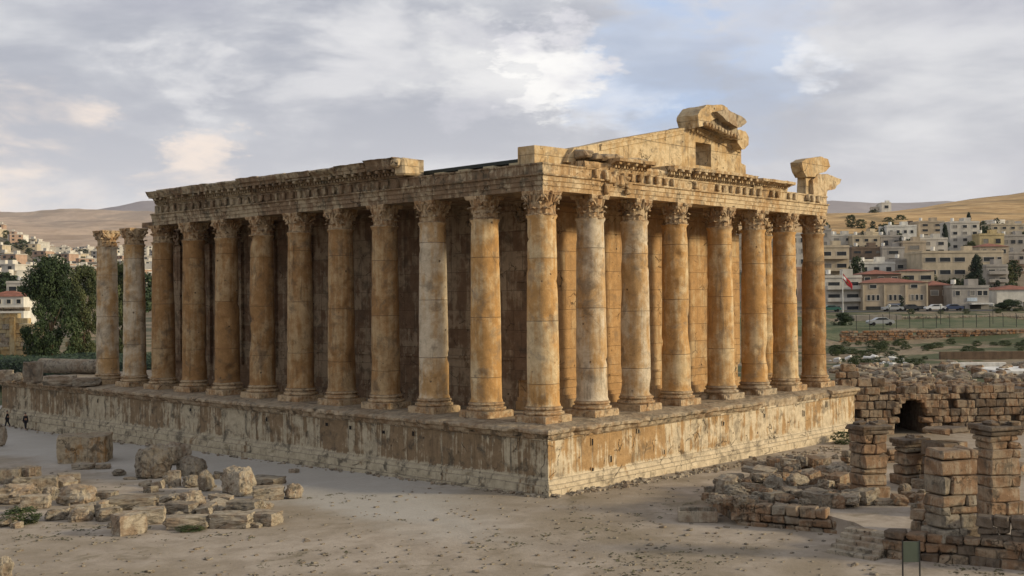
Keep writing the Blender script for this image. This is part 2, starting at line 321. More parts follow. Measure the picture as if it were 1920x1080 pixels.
# ground materials
def earth_mat():
    m, t, b = new_mat('courtyard_earth', 0.95)
    g = t.node('ShaderNodeNewGeometry').outputs['Position']; x, y, z = t.xyz(g)
    big = t.noise(g, 0.09, 5, 0.6, 0.5); mid = t.noise(g, 0.6, 6, 0.65, 0.4); fine = t.noise(g, 6.0, 6, 0.7)
    col = t.mix(t.ramp(mid, 0.35, 0.65), (0.262, 0.218, 0.168), (0.355, 0.302, 0.243))
    col = t.mix(t.math('MULTIPLY', t.ramp(big, 0.42, 0.62), 0.7), col, (0.205, 0.165, 0.11))
    # smoother pale grey trodden strip along the long side of the podium
    e = t.math('ADD', x, t.math('MULTIPLY', t.math('SUBTRACT', t.noise(g, 0.25, 4), 0.5), 7.0))
    strip = t.math('MULTIPLY', t.ramp(e, -15.0, -10.5), t.ramp(t.math('ADD', y, t.math('MULTIPLY', e, -1.3)), 3.0, 14.0))
    col = t.mix(t.math('MULTIPLY', strip, 0.85), col, t.mix(mid, (0.33, 0.31, 0.275), (0.40, 0.378, 0.34)))
    # grass-stained and damp patches
    pt = t.math('MULTIPLY', t.ramp(t.noise(t.vmath('ADD', g, (50, 20, 0)), 0.33, 7, 0.7, 0.6), 0.56, 0.68), t.math('SUBTRACT', 1.0, t.math('MULTIPLY', strip, 0.9)))
    col = t.mix(t.math('MULTIPLY', pt, 0.55), col, (0.13, 0.105, 0.06))
    sp = t.ramp(t.noise(t.vmath('ADD', g, (9, 4, 0)), 1.9, 7, 0.78), 0.60, 0.66)
    sp = t.math('MULTIPLY', sp, t.math('SUBTRACT', 1.0, t.math('MULTIPLY', strip, 0.95)))
    col = t.mix(t.math('MULTIPLY', sp, 0.35), col, (0.10, 0.08, 0.05))
    col = t.mix(0.35, col, t.mix(fine, (0.5, 0.5, 0.5), (1.5, 1.5, 1.5)), 'MULTIPLY')
    t.l.new(col, b.inputs['Base Color']); bump(t, b, t.math('ADD', fine, mid), 0.5, 0.06); return m
def land_mat(name, a, b_, c, s1=0.05, thr=(0.5, 0.62), s2=0.4, amt=0.9, contour=0.0):
    m, t, b = new_mat(name, 0.95); g = t.node('ShaderNodeNewGeometry').outputs['Position']
    n1 = t.noise(g, s1, 7, 0.65, 0.5); n2 = t.noise(g, s2, 6, 0.7, 0.3)
    col = t.mix(t.ramp(n2, 0.35, 0.65), a, b_)
    if contour:
        n4 = t.noise(t.vmath('MULTIPLY', g, (0.3, 0.3, 6.0)), contour, 5, 0.6, 0.6)
        col = t.mix(t.math('MULTIPLY', t.ramp(n4, 0.5, 0.62), 0.6), col, tuple(v*0.55 for v in a))
    col = t.mix(t.math('MULTIPLY', t.ramp(n1, *thr), amt), col, c)
    t.l.new(col, b.inputs['Base Color']); bump(t, b, n2, 0.6, 0.3); return m
M_EARTH = earth_mat()
M_SCRUB = land_mat('scrub_land', (0.15, 0.115, 0.075), (0.24, 0.19, 0.125), (0.045, 0.06, 0.022), 0.12, (0.46, 0.56), 0.8)
M_FIELD = land_mat('green_field', (0.075, 0.09, 0.04), (0.13, 0.125, 0.07), (0.05, 0.07, 0.03), 0.15, (0.45, 0.6), 0.8)
M_TOWNG = land_mat('town_ground', (0.15, 0.12, 0.085), (0.21, 0.17, 0.12), (0.05, 0.055, 0.03), 0.04, (0.48, 0.58), 0.3)
M_HILL = land_mat('ochre_hill', (0.36, 0.225, 0.095), (0.50, 0.34, 0.165), (0.15, 0.11, 0.05), 0.018, (0.53, 0.62), 0.12, 0.7, 0.12)
M_MTN = land_mat('bare_mountain', (0.33, 0.235, 0.16), (0.46, 0.34, 0.24), (0.20, 0.15, 0.11), 0.0022, (0.5, 0.6), 0.01, 0.6, 0.006)
M_MTNP = land_mat('far_mountain', (0.22, 0.19, 0.20), (0.27, 0.235, 0.235), (0.17, 0.15, 0.16), 0.001, (0.5, 0.6), 0.004, 0.5)

# ------------------------------------------------------------------ terrain
def lerp_tab(tab, x):
    if x <= tab[0][0]: return tab[0][1]
    for (a, b), (c, d) in zip(tab, tab[1:]):
        if x <= c: return b + (d-b)*(x-a)/(c-a)
    return tab[-1][1]
TR = [(90, -4), (97, -3.9), (101, -0.9), (122, -0.8), (168, -0.1), (171.5, 0.0), (172.5, 1.65), (214, 1.9), (215.5, 2.7), (234, 3.3), (248, 3.5), (262, 4.0), (300, 7.5), (345, 15), (410, 24.5), (500, 38), (600, 51), (740, 62), (860, 60), (1300, 30), (3000, 90), (9000, 150), (14000, 100)]
TL = [(105, -4.3), (118, -3.6), (150, -1.2), (165, -0.2), (230, 2.0), (400, 8), (700, 20), (1000, 36), (1500, 62), (2000, 92), (2800, 125), (4200, 220), (6000, 410), (7200, 500), (8200, 430), (12000, 300), (14000, 200)]
def terrain(r, ang):
    """height at distance r and bearing ang (radians, positive to the right of the view axis)"""
    d = r*cos(max(min(ang, 0.5), -0.5)); u = math.tan(max(min(ang, 0.6), -0.6))
    x = CAM.x + r*cos(YAW-ang); y = CAM.y + r*sin(YAW-ang)
    if d < 88: return gz(x, y)
    k = min(max((u+0.05)/0.2, 0), 1); k = k*k*(3-2*k)
    zl = lerp_tab(TL, d); zr = lerp_tab(TR, d)
    if d > 560: zr += (u-0.36)*min((d-560)/180, 1)*110*(1 if d < 1200 else max(0, 1-(d-1200)/1500))
    if d > 420: zr += fb((x, y, 0), 0.006)*min((d-420)/200, 1)*3.0
    if d > 900:
        zl += fb((x, y, 0), 0.0011)*min((d-900)/2500, 1)*75
        zr += fb((x, y, 0), 0.0012)*min((d-1500)/4000, 1)*50 if d > 1500 else 0
    # spur at the far left
    zl += 26*math.exp(-((u+0.445)/0.035)**2)*math.exp(-((d-1050)/260)**2)
    base = gz(x, y)
    z = zl*(1-k)+zr*k
    if d > 112: z += fb((x, y, 0), 0.09)*0.22*min((d-112)/30, 1)*(0 if 168 < d < 262 and k > .5 else 1)
    t = min(max((d-88)/6, 0), 1)
    return base*(1-t)+z*t
def road_flat(d): return 0
rs = [0.01, 4, 10, 18, 26] + [26+2.5*i for i in range(1, 25)] + [88+1.2*i for i in range(1, 12)] + [103+3*i for i in range(1, 22)] + [167, 168, 171.5, 172.5, 178, 190, 202, 214, 215.5, 222, 234, 236, 240, 248, 255, 262]
r = 270
while r < 13500: rs.append(r); r *= 1.035
rs.append(14000)
angs = [radians(a) for a in list(range(-180, -40, 8))] + [radians(-36+0.45*i) for i in range(161)] + [radians(a) for a in list(range(44, 180, 8))]
def sheet(name, i0, i1, matfn, mats):
    mb = MB(); rows = []
    for i in range(i0, i1):
        rows.append([(CAM.x+rs[i]*cos(YAW-a), CAM.y+rs[i]*sin(YAW-a), terrain(rs[i], a)) for a in angs])
    mb.grid(rows, True, flip=True)
    n = len(angs)
    mb.m = [matfn(rs[i0+k//n], angs[k % n]) for k in range(len(mb.f))]
    return mb.build(name, mats, smooth=True)
def gm(r, a):
    u = math.tan(max(min(a, .6), -.6)); d = r*cos(a)
    if u > 0.1:
        return 0 if d < 100 else 1 if d < 171 else 2 if d < 214 else 1 if d < 236 else 3
    return 0 if d < 118 else 1 if d < 190 else 3
i_a = next(i for i, v in enumerate(rs) if v > 470)
g = sheet('ground', 0, i_a, gm, [M_EARTH, M_SCRUB, M_FIELD, M_TOWNG]); tag(g, 'sandy courtyard and the scrubby land beyond the temple', 'ground', kind='structure')
hl = sheet('hills', i_a-1, len(rs), lambda r, a: (0 if r < 2100 else 2) if a > 0.05 else (1 if r > 2300 else 3), [M_HILL, M_MTN, M_MTNP, M_TOWNG])
tag(hl, 'dry ochre hillside and bare mountains on the horizon', 'hills', kind='structure')
def ridge(name, pts, depth, foot, mat, label):
    mb = MB(); rows = []
    for j in range(9):
        f = j/8; rw = []
        for px, py in pts:
            zt = at(px, py, depth).z; d = depth*(0.72+0.28*f) if j < 9 else depth
            q = at(px, py, d); zz = foot + (zt-foot)*(f**1.25)*(1+0.10*nz((px*.02, f*3, 0), 1, depth)*(1-f)*2)
            rw.append((q.x, q.y, zz))
        rows.append(rw)
    q = rows[-1]; rows.append([(a+(a-CAM.x)*.4, b+(b-CAM.y)*.4, foot) for a, b, c in q])
    mb.grid(rows, flip=False, mi=0); return tag(mb.build(name, mat, smooth=True, fixn=False), label, 'mountain', kind='structure')
def skyline(x0, x1, tab, wob, seed):
    return [(x, lerp_tab(tab, x)+wob*nz((x*.012, seed, 0))+wob*.4*nz((x*.045, seed, 3))) for x in range(x0, x1, 12)]
ridge('mountains', skyline(-500, 900, [(-500, 385), (0, 397), (120, 393), (200, 392), (300, 398), (500, 410), (900, 430)], 4, 1), 7200, 60, M_MTN, 'bare pinkish mountain slope behind the left hand town')
ridge('mountains', skyline(-300, 1400, [(-300, 420), (120, 402), (220, 388), (262, 377), (320, 376), (500, 385), (1400, 420)], 3, 2), 12500, 60, M_MTNP, 'distant purple mountain beyond the pink slope')
ridge('mountains', skyline(900, 2500, [(900, 400), (1400, 384), (1560, 376), (1640, 381), (1700, 380), (1780, 377), (1850, 384), (2500, 400)], 2, 3), 9500, 60, M_MTNP, 'distant purple mountain above the ochre ridge at right')

# ------------------------------------------------------------------ temple
SX = 4.4076; SC = 5.385; WX = 6*SX+SC; SY = 4.5
XS = [0, SX, 2*SX, 3*SX, 3*SX+SC, 4*SX+SC, 5*SX+SC, WX]
NY = 15; LY = 14*SY
T = empty('temple'); tag(T, 'great Roman temple ruin with Corinthian columns on a high podium', 'temple')

def resample(prof, step):
    out_ = []
    n = len(prof)
    for i in range(n):
        a = prof[i]; b = prof[(i+1) % n]; L = math.dist(a, b); k = max(1, int(L/step+.5)) if L > step*1.3 else 1
        for j in range(k): out_.append((a[0]+(b[0]-a[0])*j/k, a[1]+(b[1]-a[1])*j/k))
    return out_
def sweep(mb, prof, leg, t0, t1, step=0.35, pstep=0.22, amp=0.03, rag=None, joints=(), m0=False, m1=None, seed=0, caps=True, freq=1.1, mi=0):
    """closed profile (offset outward, z) carried along the long ('n') or short ('w') front; m0 mitres at the corner"""
    P = resample(prof, pstep); ts = []
    n = max(1, int((t1-t0)/step)); ts = [i/n for i in range(n+1)]
    L = t1-t0
    for j in joints:
        for e in (-.09, -.02, .02, .09):
            q = (j-t0)/L+e/L
            if 0.01 < q < 0.99: ts.append(q)
    ts = sorted(ts); rows = []
    for tt in ts:
        row = []
        for off, z in P:
            a0 = -off if m0 else t0; a1 = m1+off if m1 is not None else t1
            a = a0+(a1-a0)*tt
            p = (-off, a, z) if leg == 'n' else (a, -off, z)
            d = fb(p, freq, seed)*amp
            if rag:
                rr = max(0, fb(p, rag[1], seed+40)-rag[2])
                d -= rr*rag[0]
            for j in joints:
                if abs(a-j) < 0.03: d -= 0.05
            edge = 1 if off > -0.2 else 0
            o2 = off + d*edge; z2 = z + (fb((p[1], p[0], p[2]), freq, seed+5)*amp*.6 if edge else 0)
            if edge and rag and z > prof[0][1]+.2 and False: z2 += d*.4
            row.append((-o2, a, z2) if leg == 'n' else (a, -o2, z2))
        rows.append(row)
    f = leg == 'n'
    mb.grid(rows, True, mi=mi, flip=f)
    if caps:
        mb.ngon(rows[0], mi, flip=not f); mb.ngon(rows[-1], mi, flip=f)

# podium: wall with crumbling rim and moulded foot
ZB = -5.2
pw = [(2.2, ZB), (2.2, -0.62), (1.0, -0.62), (1.0, ZB)]
mb = MB(); sweep(mb, pw, 'n', 0, LY+2, .5, .3, .035, joints=[6.1, 13.9, 22.5, 31, 40], m0=True, m1=LY, seed=1, mi=0)
podium_n = mb
mb2 = MB(); sweep(mb2, pw, 'w', 0, WX, .5, .3, .035, joints=[5.6, 15.0, 22.0], m0=True, m1=WX, seed=2)
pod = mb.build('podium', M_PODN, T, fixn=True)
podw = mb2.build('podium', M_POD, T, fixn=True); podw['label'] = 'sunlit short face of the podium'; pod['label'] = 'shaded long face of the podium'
# far two faces and the fill so the podium stands as a solid platform
mb = MB(); mb.box((WX+1.0, -1.0, ZB), (WX+2.2, LY+2.2, -.62)); mb.box((1, LY+1.0, ZB), (WX+.99, LY+2.2, -.621)); mb.build('podium_rear', M_POD, T)
rim = [(2.2, -0.74), (2.34, -0.62), (2.42, -0.42), (2.62, -0.34), (2.64, -0.20), (2.55, -0.12), (2.0, -0.05), (1.2, 0.0), (0.5, 0.0), (0.5, -0.61), (2.18, -0.61)]
mb = MB(); sweep(mb, rim, 'n', 0, LY, .16, .12, .085, rag=(0.55, 0.9, 0.22), joints=[i*3.1+1.5 for i in range(20)], m0=True, m1=LY, seed=3, freq=1.9); mb.build('podium_cornice', M_RIM, pod, fixn=True)
mb = MB(); sweep(mb, rim, 'w', 0, WX*.62, .16, .12, .075, rag=(0.45, 0.9, 0.3), joints=[i*2.9+1.5 for i in range(11)], m0=True, seed=4, freq=1.9)
rim2 = [(2.2, -0.74), (2.22, -0.5), (2.25, -0.35), (2.28, -0.2), (2.1, -0.12), (1.8, -0.05), (1.2, 0.0), (0.5, 0.0), (0.5, -0.61), (2.18, -0.61)]
sweep(mb, rim2, 'w', WX*.62-.05, WX-1.8, .16, .12, .09, rag=(0.5, 0.9, 0.15), joints=[22, 26], seed=4, freq=1.9)
sweep(mb, rim, 'w', WX-1.85, WX+2.3, .16, .12, .06, rag=(0.3, 0.9, 0.3), seed=4, freq=1.9)
mb.build('podium_cornice', M_RIM, podw, fixn=True)
foot = [(2.0, ZB), (2.58, ZB), (2.57, -3.38), (2.46, -3.36), (2.45, -3.16), (2.36, -3.12), (2.33, -2.96), (2.26, -2.86), (2.23, -2.74), (2.0, -2.72)]
mb = MB(); sweep(mb, foot, 'w', 0, WX, .3, .2, .03, rag=(0.25, 1.1, 0.4), joints=[5.6, 15, 22], m0=True, m1=WX, seed=6); mb.build('podium_base', M_POD, podw, fixn=True)
foot = [(2.0, ZB), (2.75, ZB), (2.74, -3.62), (2.50, -3.60), (2.48, -3.18), (2.38, -3.14), (2.35, -2.96), (2.27, -2.86), (2.23, -2.74), (2.0, -2.72)]
mb = MB(); sweep(mb, foot, 'n', 0, LY, .3, .2, .03, rag=(0.3, 1.1, 0.4), joints=[6.1, 13.9, 22.5, 31], m0=True, m1=LY, seed=7); mb.build('podium_base', M_PODN, pod, fixn=True)
# beam sockets in the podium face: lips of stone round a raised black box painting the hollow's shade
rng = random.Random(17)
def socket(face, a, z, w_, h_):
    m = MB(); t = .05
    def bx_(a0, a1, z0, z1, d0, d1):
        lo, hi = ((-2.2-d1, a0, z0), (-2.2-d0, a1, z1)) if face == 'n' else ((a0, -2.2-d1, z0), (a1, -2.2-d0, z1))
        m.box(lo, hi)
    bx_(a-w_/2-t, a+w_/2+t, z+h_/2, z+h_/2+t, -.05, .06); bx_(a-w_/2-t, a-w_/2, z-h_/2, z+h_/2, -.05, .055); bx_(a+w_/2, a+w_/2+t, z-h_/2, z+h_/2, -.05, .055)
    o = m.build('socket', M_POD if face == 'w' else M_PODN, podw if face == 'w' else pod)
    m = MB(); bx_(a-w_/2, a+w_/2, z-h_/2, z+h_/2, -.05, .045); m.build('socket_shade', M_CAV, podw if face == 'w' else pod)
M_CAV = bpy.data.materials.new('hollow_shade'); M_CAV.use_nodes = True; M_CAV.node_tree.nodes['Principled BSDF'].inputs['Base Color'].default_value = (.012, .009, .007, 1); M_CAV.node_tree.nodes['Principled BSDF'].inputs['Roughness'].default_value = 1
for a, z in ((1.6, -1.15), (1.6, -2.75), (3.3, -2.3), (6.0, -.95), (8.6, -2.45), (15.3, -1.3), (20.5, -1.2), (26.0, -1.5), (29.5, -1.1)): socket('w', a, z, rng.uniform(.10, .2), rng.uniform(.2, .42))
for a, z in ((8.5, -1.1), (11.2, -1.2), (14.4, -1.15), (16.8, -1.1), (23.4, -1.2), (33.0, -1.1), (47, -1.2)): socket('n', a, z, rng.uniform(.18, .3), rng.uniform(.18, .3))
# paved platform floor
mb = MB(); rng = random.Random(5)
nx, ny = 60, 120
rows = [[(-1.0+(WX+2)*i/nx, -1.0+(LY+2)*j/ny, 0.01+0.02*nz((i*.9, j*.9, 0))) for i in range(nx+1)] for j in range(ny+1)]
mb.grid(rows, flip=False); mb.build('stylobate_floor', M_RIM, T)

# columns
HS0, HS1, HC = 0.92, 11.72, 13.10
def shaft_mesh(seed, base_chip=0.0):
    mb = MB(); rows = []; N = 40; zs = []
    z = HS0
    while z < HS1: zs.append(z); z += 0.16
    zs.append(HS1)
    drum = 3.55
    for z in zs:
        t = (z-HS0)/(HS1-HS0); R = 0.935 - 0.125*t**1.6
        if t < 0.012: R += 0.07
        if t > 0.985: R += 0.09
        row = []
        for i in range(N):
            a = 2*pi*i/N; p = (cos(a)*R, sin(a)*R, z)
            d = 0.010*fb(p, 1.6, seed) 
            c = fb(p, 1.0, seed*3.1+7); d -= max(0, c-0.36)*0.30
            c2 = nz((p[0]*.7, p[1]*.7, p[2]*.35), 1, seed*5.3); d -= max(0, c2-0.30)*0.40
            k = int(z/drum+seed*.37); d += 0.012*sin(k*2.7+seed)*cos(a+k*1.9)
            row.append((cos(a)*(R+d), sin(a)*(R+d), z))
        rows.append(row)
    mb.grid(rows, True); mb.ngon(rows[0], 0, True); mb.ngon(rows[-1])
    me = mb.build('column', M_COL, smooth=True); m = me.data; bpy.data.objects.remove(me); return m
def base_mesh(seed, worn=0.0):
    mb = MB(); N = 36; rng = random.Random(seed)
    prof = [(1.10, 0.40), (1.17, 0.45), (1.19, 0.52), (1.16, 0.59), (1.05, 0.62), (1.03, 0.67), (1.00, 0.70), (1.07, 0.73), (1.10, 0.79), (1.06, 0.85), (1.0, 0.88), (0.97, 0.92)]
    rows = []
    for R, z in prof:
        row = []
        for i in range(N):
            a = 2*pi*i/N; p = (cos(a)*R, sin(a)*R, z); d = 0.02*fb(p, 2.0, seed) - max(0, fb(p, 0.9, seed+3)-0.25+worn*-0.3)*0.3*(0.4+worn)
            row.append((cos(a)*(R+d), sin(a)*(R+d), z+0.01*nz(p, 3, seed)))
        rows.append(row)
    mb.grid(rows, True); mb.ngon(rows[0], 0, True); mb.ngon(rows[-1])
    # plinth with chipped corners
    n = 12; rows = []
    for z in (0.0, 0.1, 0.2, 0.3, 0.37, 0.41):
        row = []
        for s_ in range(4):
            for k in range(n):
                u = -1+2*k/n; x, y = [(u, -1), (1, u), (-u, 1), (-1, -u)][s_]
                h = 1.17 if z < 0.4 else 1.13
                p = (x*h, y*h, z); cor = min(abs(x), abs(y)); 
                sc = 1 - max(0, fb(p, 1.1, seed+11)-0.15+worn*.3)*0.16*(0.5+cor**3+worn*1.2) - 0.02*cor**6
                row.append((x*h*sc, y*h*sc, z+0.012*nz(p, 2, seed)))
        rows.append(row)
    mb.grid(rows, True); mb.ngon(rows[0], 0, True); mb.ngon(rows[-1])
    o = mb.build('base', M_RIM if worn > .5 else M_CAP, fixn=False); m = o.data; bpy.data.objects.remove(o)
    return m
def leaf(mb, a, z0, h, r0, r1, wd, curl, rng):
    """acanthus leaf rising from the bell and curling out"""
    rows = []; n = 7
    for i in range(n):
        t = i/(n-1); z = z0 + h*(t if t < .8 else .8+(t-.8)*0.2 - (t-.8)*.9*curl)
        R = r0+(r1-r0)*t**2 + curl*0.16*max(0, t-.55)/.45
        w_ = wd*(0.65+0.6*sin(pi*min(t*1.15, 1))) * (1 if t < .85 else .6)
        row = []
        for j in (-1, -.5, 0, .5, 1):
            aa = a + j*w_/2/R; rr = R - 0.035*abs(j) + (0.03 if j == 0 else 0) + rng.uniform(-.012, .012)
            row.append((cos(aa)*rr, sin(aa)*rr, z + (-0.05*abs(j) if t > .5 else 0)))
        rows.append(row)
    mb.grid(rows); mb.grid([[(x*.93, y*.93, z-.02) for x, y, z in r_] for r_ in rows], flip=True)
def capital_mesh(seed, worn=0.15):
    mb = MB(); rng = random.Random(seed); N = 24; z0 = HS1
    rows = []
    for t in [i/8 for i in range(9)]:
        R = 0.74 + 0.20*t**2.2; rows.append([(cos(2*pi*i/N)*R, sin(2*pi*i/N)*R, z0+t*1.16) for i in range(N)])
    mb.grid(rows, True)
    # astragal
    rows = [[(cos(2*pi*i/N)*R, sin(2*pi*i/N)*R, z) for i in range(N)] for R, z in ((.80, z0-.05), (.90, z0-.03), (.92, z0+.02), (.88, z0+.06), (.76, z0+.07))]
    mb.grid(rows, True)
    for k in range(8):
        if rng.random() > worn*.6: leaf(mb, 2*pi*k/8+.2, z0+.06, .50, .80, .94, .56, 1.0, rng)
    for k in range(8):
        if rng.random() > worn*.6: leaf(mb, 2*pi*(k+.5)/8+.2, z0+.10, .86, .80, 1.0, .50, 1.0, rng)
    for k in range(16):
        if rng.random() > worn: 
            a = 2*pi*(k+.5)/16; mb.tube((cos(a)*.86, sin(a)*.86, z0+.75), (cos(a+.07)*1.02, sin(a+.07)*1.02, z0+1.13), .05, .09, 5)
    # corner volutes
    for k in range(4):
        a = pi/4+k*pi/2
        if rng.random() < worn: continue
        for s_ in (-1, 1):
            prev = None
            for i in range(9):
                t = i/8; R = .88+.36*t; aa = a + s_*(.38*(1-t)+.05); z = z0+.72+.40*t
                p = Vector((cos(aa)*R, sin(aa)*R, z))
                if prev: mb.tube(prev, p, .07, .065, 5)
                prev = p
            c = prev + Vector((0, 0, -.10)); mb.tube(c+Vector((-sin(a), cos(a), 0))*.05*s_, c-Vector((-sin(a), cos(a), 0))*.05*s_, .12, .12, 9)
        mb.stone(Vector((cos(a)*1.06, sin(a)*1.06, z0+.93)), (.2, .2, .3), rng, jit=.03)
    for k in range(4):
        a = k*pi/2; mb.stone(Vector((cos(a)*.98, sin(a)*.98, z0+1.25)), (.22, .24, .22), rng, jit=.03)
    # abacus with hollow sides
    rows = []
    for z, e in ((z0+1.14, .95), (z0+1.2, 1.0), (z0+1.27, 1.02), (z0+1.30, 1.06), (HC, 1.06)):
        row = []
        for s_ in range(4):
            for k in range(9):
                u = -1+2*k/8; x, y = [(u, -1), (1, u), (-u, 1), (-1, -u)][s_]
                hollow = 1-0.16*(1-u*u); h = 1.04*e
                if s_ % 2 == 0: q = (x*h, y*h*hollow)
                else: q = (x*h*hollow, y*h)
                if abs(u) == 1: q = (q[0]*.96, q[1]*.96)
                row.append((q[0], q[1], z))
        rows.append(row)
    mb.grid(rows, True); mb.ngon(rows[-1]); mb.ngon(rows[0], 0, True)
    vs = []
    for v in mb.v:
        s_ = 1 - 0.20*max(0, min(1, (v[2]-z0)/(HC-z0))) + 0.05*fb(v, 2.2, seed) - max(0, fb(v, 1.1, seed+8)-.3)*.25*(0.5+worn)
        vs.append((v[0]*s_, v[1]*s_, v[2]+(0.03*nz(v, 3, seed) if v[2] < HC-.05 else 0)))
    mb.v = vs
    o = mb.build('capital', M_CAP); m = o.data; bpy.data.objects.remove(o); return m
SH = [shaft_mesh(i+1) for i in range(6)]; BS = [base_mesh(1), base_mesh(2, .3), base_mesh(3, .9)]; CP = [capital_mesh(1), capital_mesh(2, .3), capital_mesh(3, .5)]
def with_mat(me, m):
    k = me.name+m.name
    if k in VAR: return VAR[k]
    c = me.copy(); c.materials[0] = m; VAR[k] = c; return c
VAR = {}
def column(x, y, kind, si, bi, ci, rz, label=None):
    o = link('column', with_mat(SH[si], kind), T, (x, y, 0)); o.rotation_euler[2] = rz
    b = link('base', BS[bi], o); c = link('capital', CP[ci] , o)
    b.rotation_euler[2] = -rz; c.rotation_euler[2] = -rz
    if label: o['label'] = label
    return o
rng = random.Random(11)
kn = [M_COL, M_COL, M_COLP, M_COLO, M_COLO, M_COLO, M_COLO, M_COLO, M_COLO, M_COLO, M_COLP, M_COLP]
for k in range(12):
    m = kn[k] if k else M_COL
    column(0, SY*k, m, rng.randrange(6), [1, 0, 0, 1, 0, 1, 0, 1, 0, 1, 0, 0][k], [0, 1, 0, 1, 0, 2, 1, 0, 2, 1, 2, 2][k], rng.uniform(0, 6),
           {0: 'corner column of the temple', 2: 'pale grey column with a slanting repair', 10: 'free standing pale column without entablature', 11: 'leftmost free standing pale column'}.get(k))
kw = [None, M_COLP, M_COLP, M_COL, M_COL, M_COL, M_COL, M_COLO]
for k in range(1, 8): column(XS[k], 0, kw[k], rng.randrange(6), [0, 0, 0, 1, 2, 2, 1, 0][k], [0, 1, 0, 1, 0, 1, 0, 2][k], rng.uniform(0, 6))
for k in range(1, 7): column(WX, SY*k, M_COL, rng.randrange(6), 0, k % 3, rng.uniform(0, 6))

# entablature
NEND = 40.75; CN0 = on(737, 310, 0, -1.8).y; CN1 = on(273, 360, 0, -1.8).y
arch = [(-.85, 13.1), (.76, 13.1), (.76, 13.36), (.82, 13.37), (.82, 13.63), (.88, 13.64), (.88, 13.88), (1.0, 13.93), (1.02, 14.02), (-.85, 14.02)]
frz = [(-.8, 14.02), (.80, 14.02), (.80, 14.50), (.86, 14.56), (.86, 14.64), (-.8, 14.64)]
jn = [SY*k for k in range(1, 10)]; jw = XS[1:7]
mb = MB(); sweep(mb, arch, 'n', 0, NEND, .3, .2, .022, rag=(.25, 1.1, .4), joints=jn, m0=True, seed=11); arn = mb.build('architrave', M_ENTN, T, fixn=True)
mb = MB(); sweep(mb, arch, 'w', 0, WX+.85, .3, .2, .02, rag=(.22, 1.1, .4), joints=jw, m0=True, seed=12)
mb.build('architrave', M_ENT, T, fixn=True)
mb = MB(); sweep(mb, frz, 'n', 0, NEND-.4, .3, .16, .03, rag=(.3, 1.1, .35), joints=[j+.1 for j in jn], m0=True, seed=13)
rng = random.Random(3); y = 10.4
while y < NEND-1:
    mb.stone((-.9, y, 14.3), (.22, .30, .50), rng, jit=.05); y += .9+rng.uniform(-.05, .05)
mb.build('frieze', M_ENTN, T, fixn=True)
mb = MB(); sweep(mb, frz, 'w', 0, WX+.8, .3, .16, .03, rag=(.3, 1.1, .35), joints=jw, m0=True, seed=14)
x = 3.0
while x < WX:
    if rng.random() > .12: mb.stone((x, -.92, 14.32), (.30, rng.uniform(.18, .34), .48), rng, jit=.06, ch=.1)
    x += .88+rng.uniform(-.06, .06)
mb.build('frieze', M_ENT, T, fixn=True)
# broken face near the second column: rough stones hanging from the frieze
mb = MB()
for i in range(14): mb.stone((5.6+rng.uniform(-1.0, 1.6), -.85+rng.uniform(-.12, .05), 13.6+rng.uniform(-.35, .75)), (rng.uniform(.3, .7), .35, rng.uniform(.25, .6)), rng, jit=.08, ch=.12)
mb.build('broken_masonry', M_ENT, T, fixn=True)

# long side cornice, block by block
cor = [(-.8, 14.66), (.92, 14.66), (.98, 14.78), (1.0, 14.80), (1.0, 14.97), (1.10, 15.0), (1.18, 15.14), (1.22, 15.16), (1.62, 15.18), (1.66, 15.36), (1.72, 15.40), (1.84, 15.62), (1.86, 15.74), (-.8, 15.76)]
mb = MB(); y = CN0; i = 0; rng = random.Random(8)
while y < CN1:
    L = rng.uniform(2.6, 4.0); y1 = min(y+L, CN1)
    if CN1-y1 < 1.5: y1 = CN1
    dz = rng.uniform(-.07, .05) + (.06 if i == 0 else 0); pr = [(a if a < 1.3 else a+rng.uniform(-.12, .03), z if z < 15.3 else z+dz) for a, z in cor]
    sweep(mb, pr, 'n', y, y1-.03, .22, .15, .05, rag=(.45, .8, .25), seed=20+i, freq=1.5)
    y = y1; i += 1
y = CN0+.2
while y < CN1-.2:
    mb.box((-1.16, y, 14.80), (-.98, y+.16, 14.96)); y += .30
y = CN0+.3
while y < CN1-.3:
    if rng.random() > .08: mb.stone((-1.36, y, 15.06), (.48, .26, .2), rng, jit=.02, ch=.03)
    y += .78
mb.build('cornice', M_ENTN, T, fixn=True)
# pale broken end block of the cornice
mb = MB(); mb.stone((-.75, CN0-.2, 15.3), (1.5, .8, 1.0), rng, jit=.08, ch=.12); mb.stone((-1.45, CN0-.05, 15.5), (.7, .7, .5), rng, jit=.06, ch=.12)
mb.build('cornice_end_block', M_PED, T)

# short side: cornice remains
def wc(mb, x0, x1, prof, seed, rag=.4): sweep(mb, prof, 'w', x0, x1, .2, .14, .05, rag=(rag, .9, .2), seed=seed, freq=1.6)
corw = [(-.8, 14.66), (.9, 14.66), (.95, 14.8), (1.0, 14.98), (1.12, 15.02), (1.3, 15.12), (1.66, 15.16), (1.7, 15.34), (-.8, 15.38)]
low = [(-.8, 14.66), (.85, 14.66), (.95, 14.86), (.9, 15.02), (-.8, 15.05)]
mb = MB()
wc(mb, 2.9, 5.2, low, 31); wc(mb, 5.2, 8.9, [(a, z-.02) for a, z in corw], 32, .25); wc(mb, 9.0, 11.2, low, 33); wc(mb, 11.2, 13.6, [(a-.25 if a > 0 else a, z-.02) for a, z in corw], 34)
wc(mb, 13.7, 21.6, [(a-.15 if a > 0 else a, z+.02) for a, z in corw], 35, .5); wc(mb, 21.7, 26.3, [(a, z-.1) for a, z in corw], 36, .3)
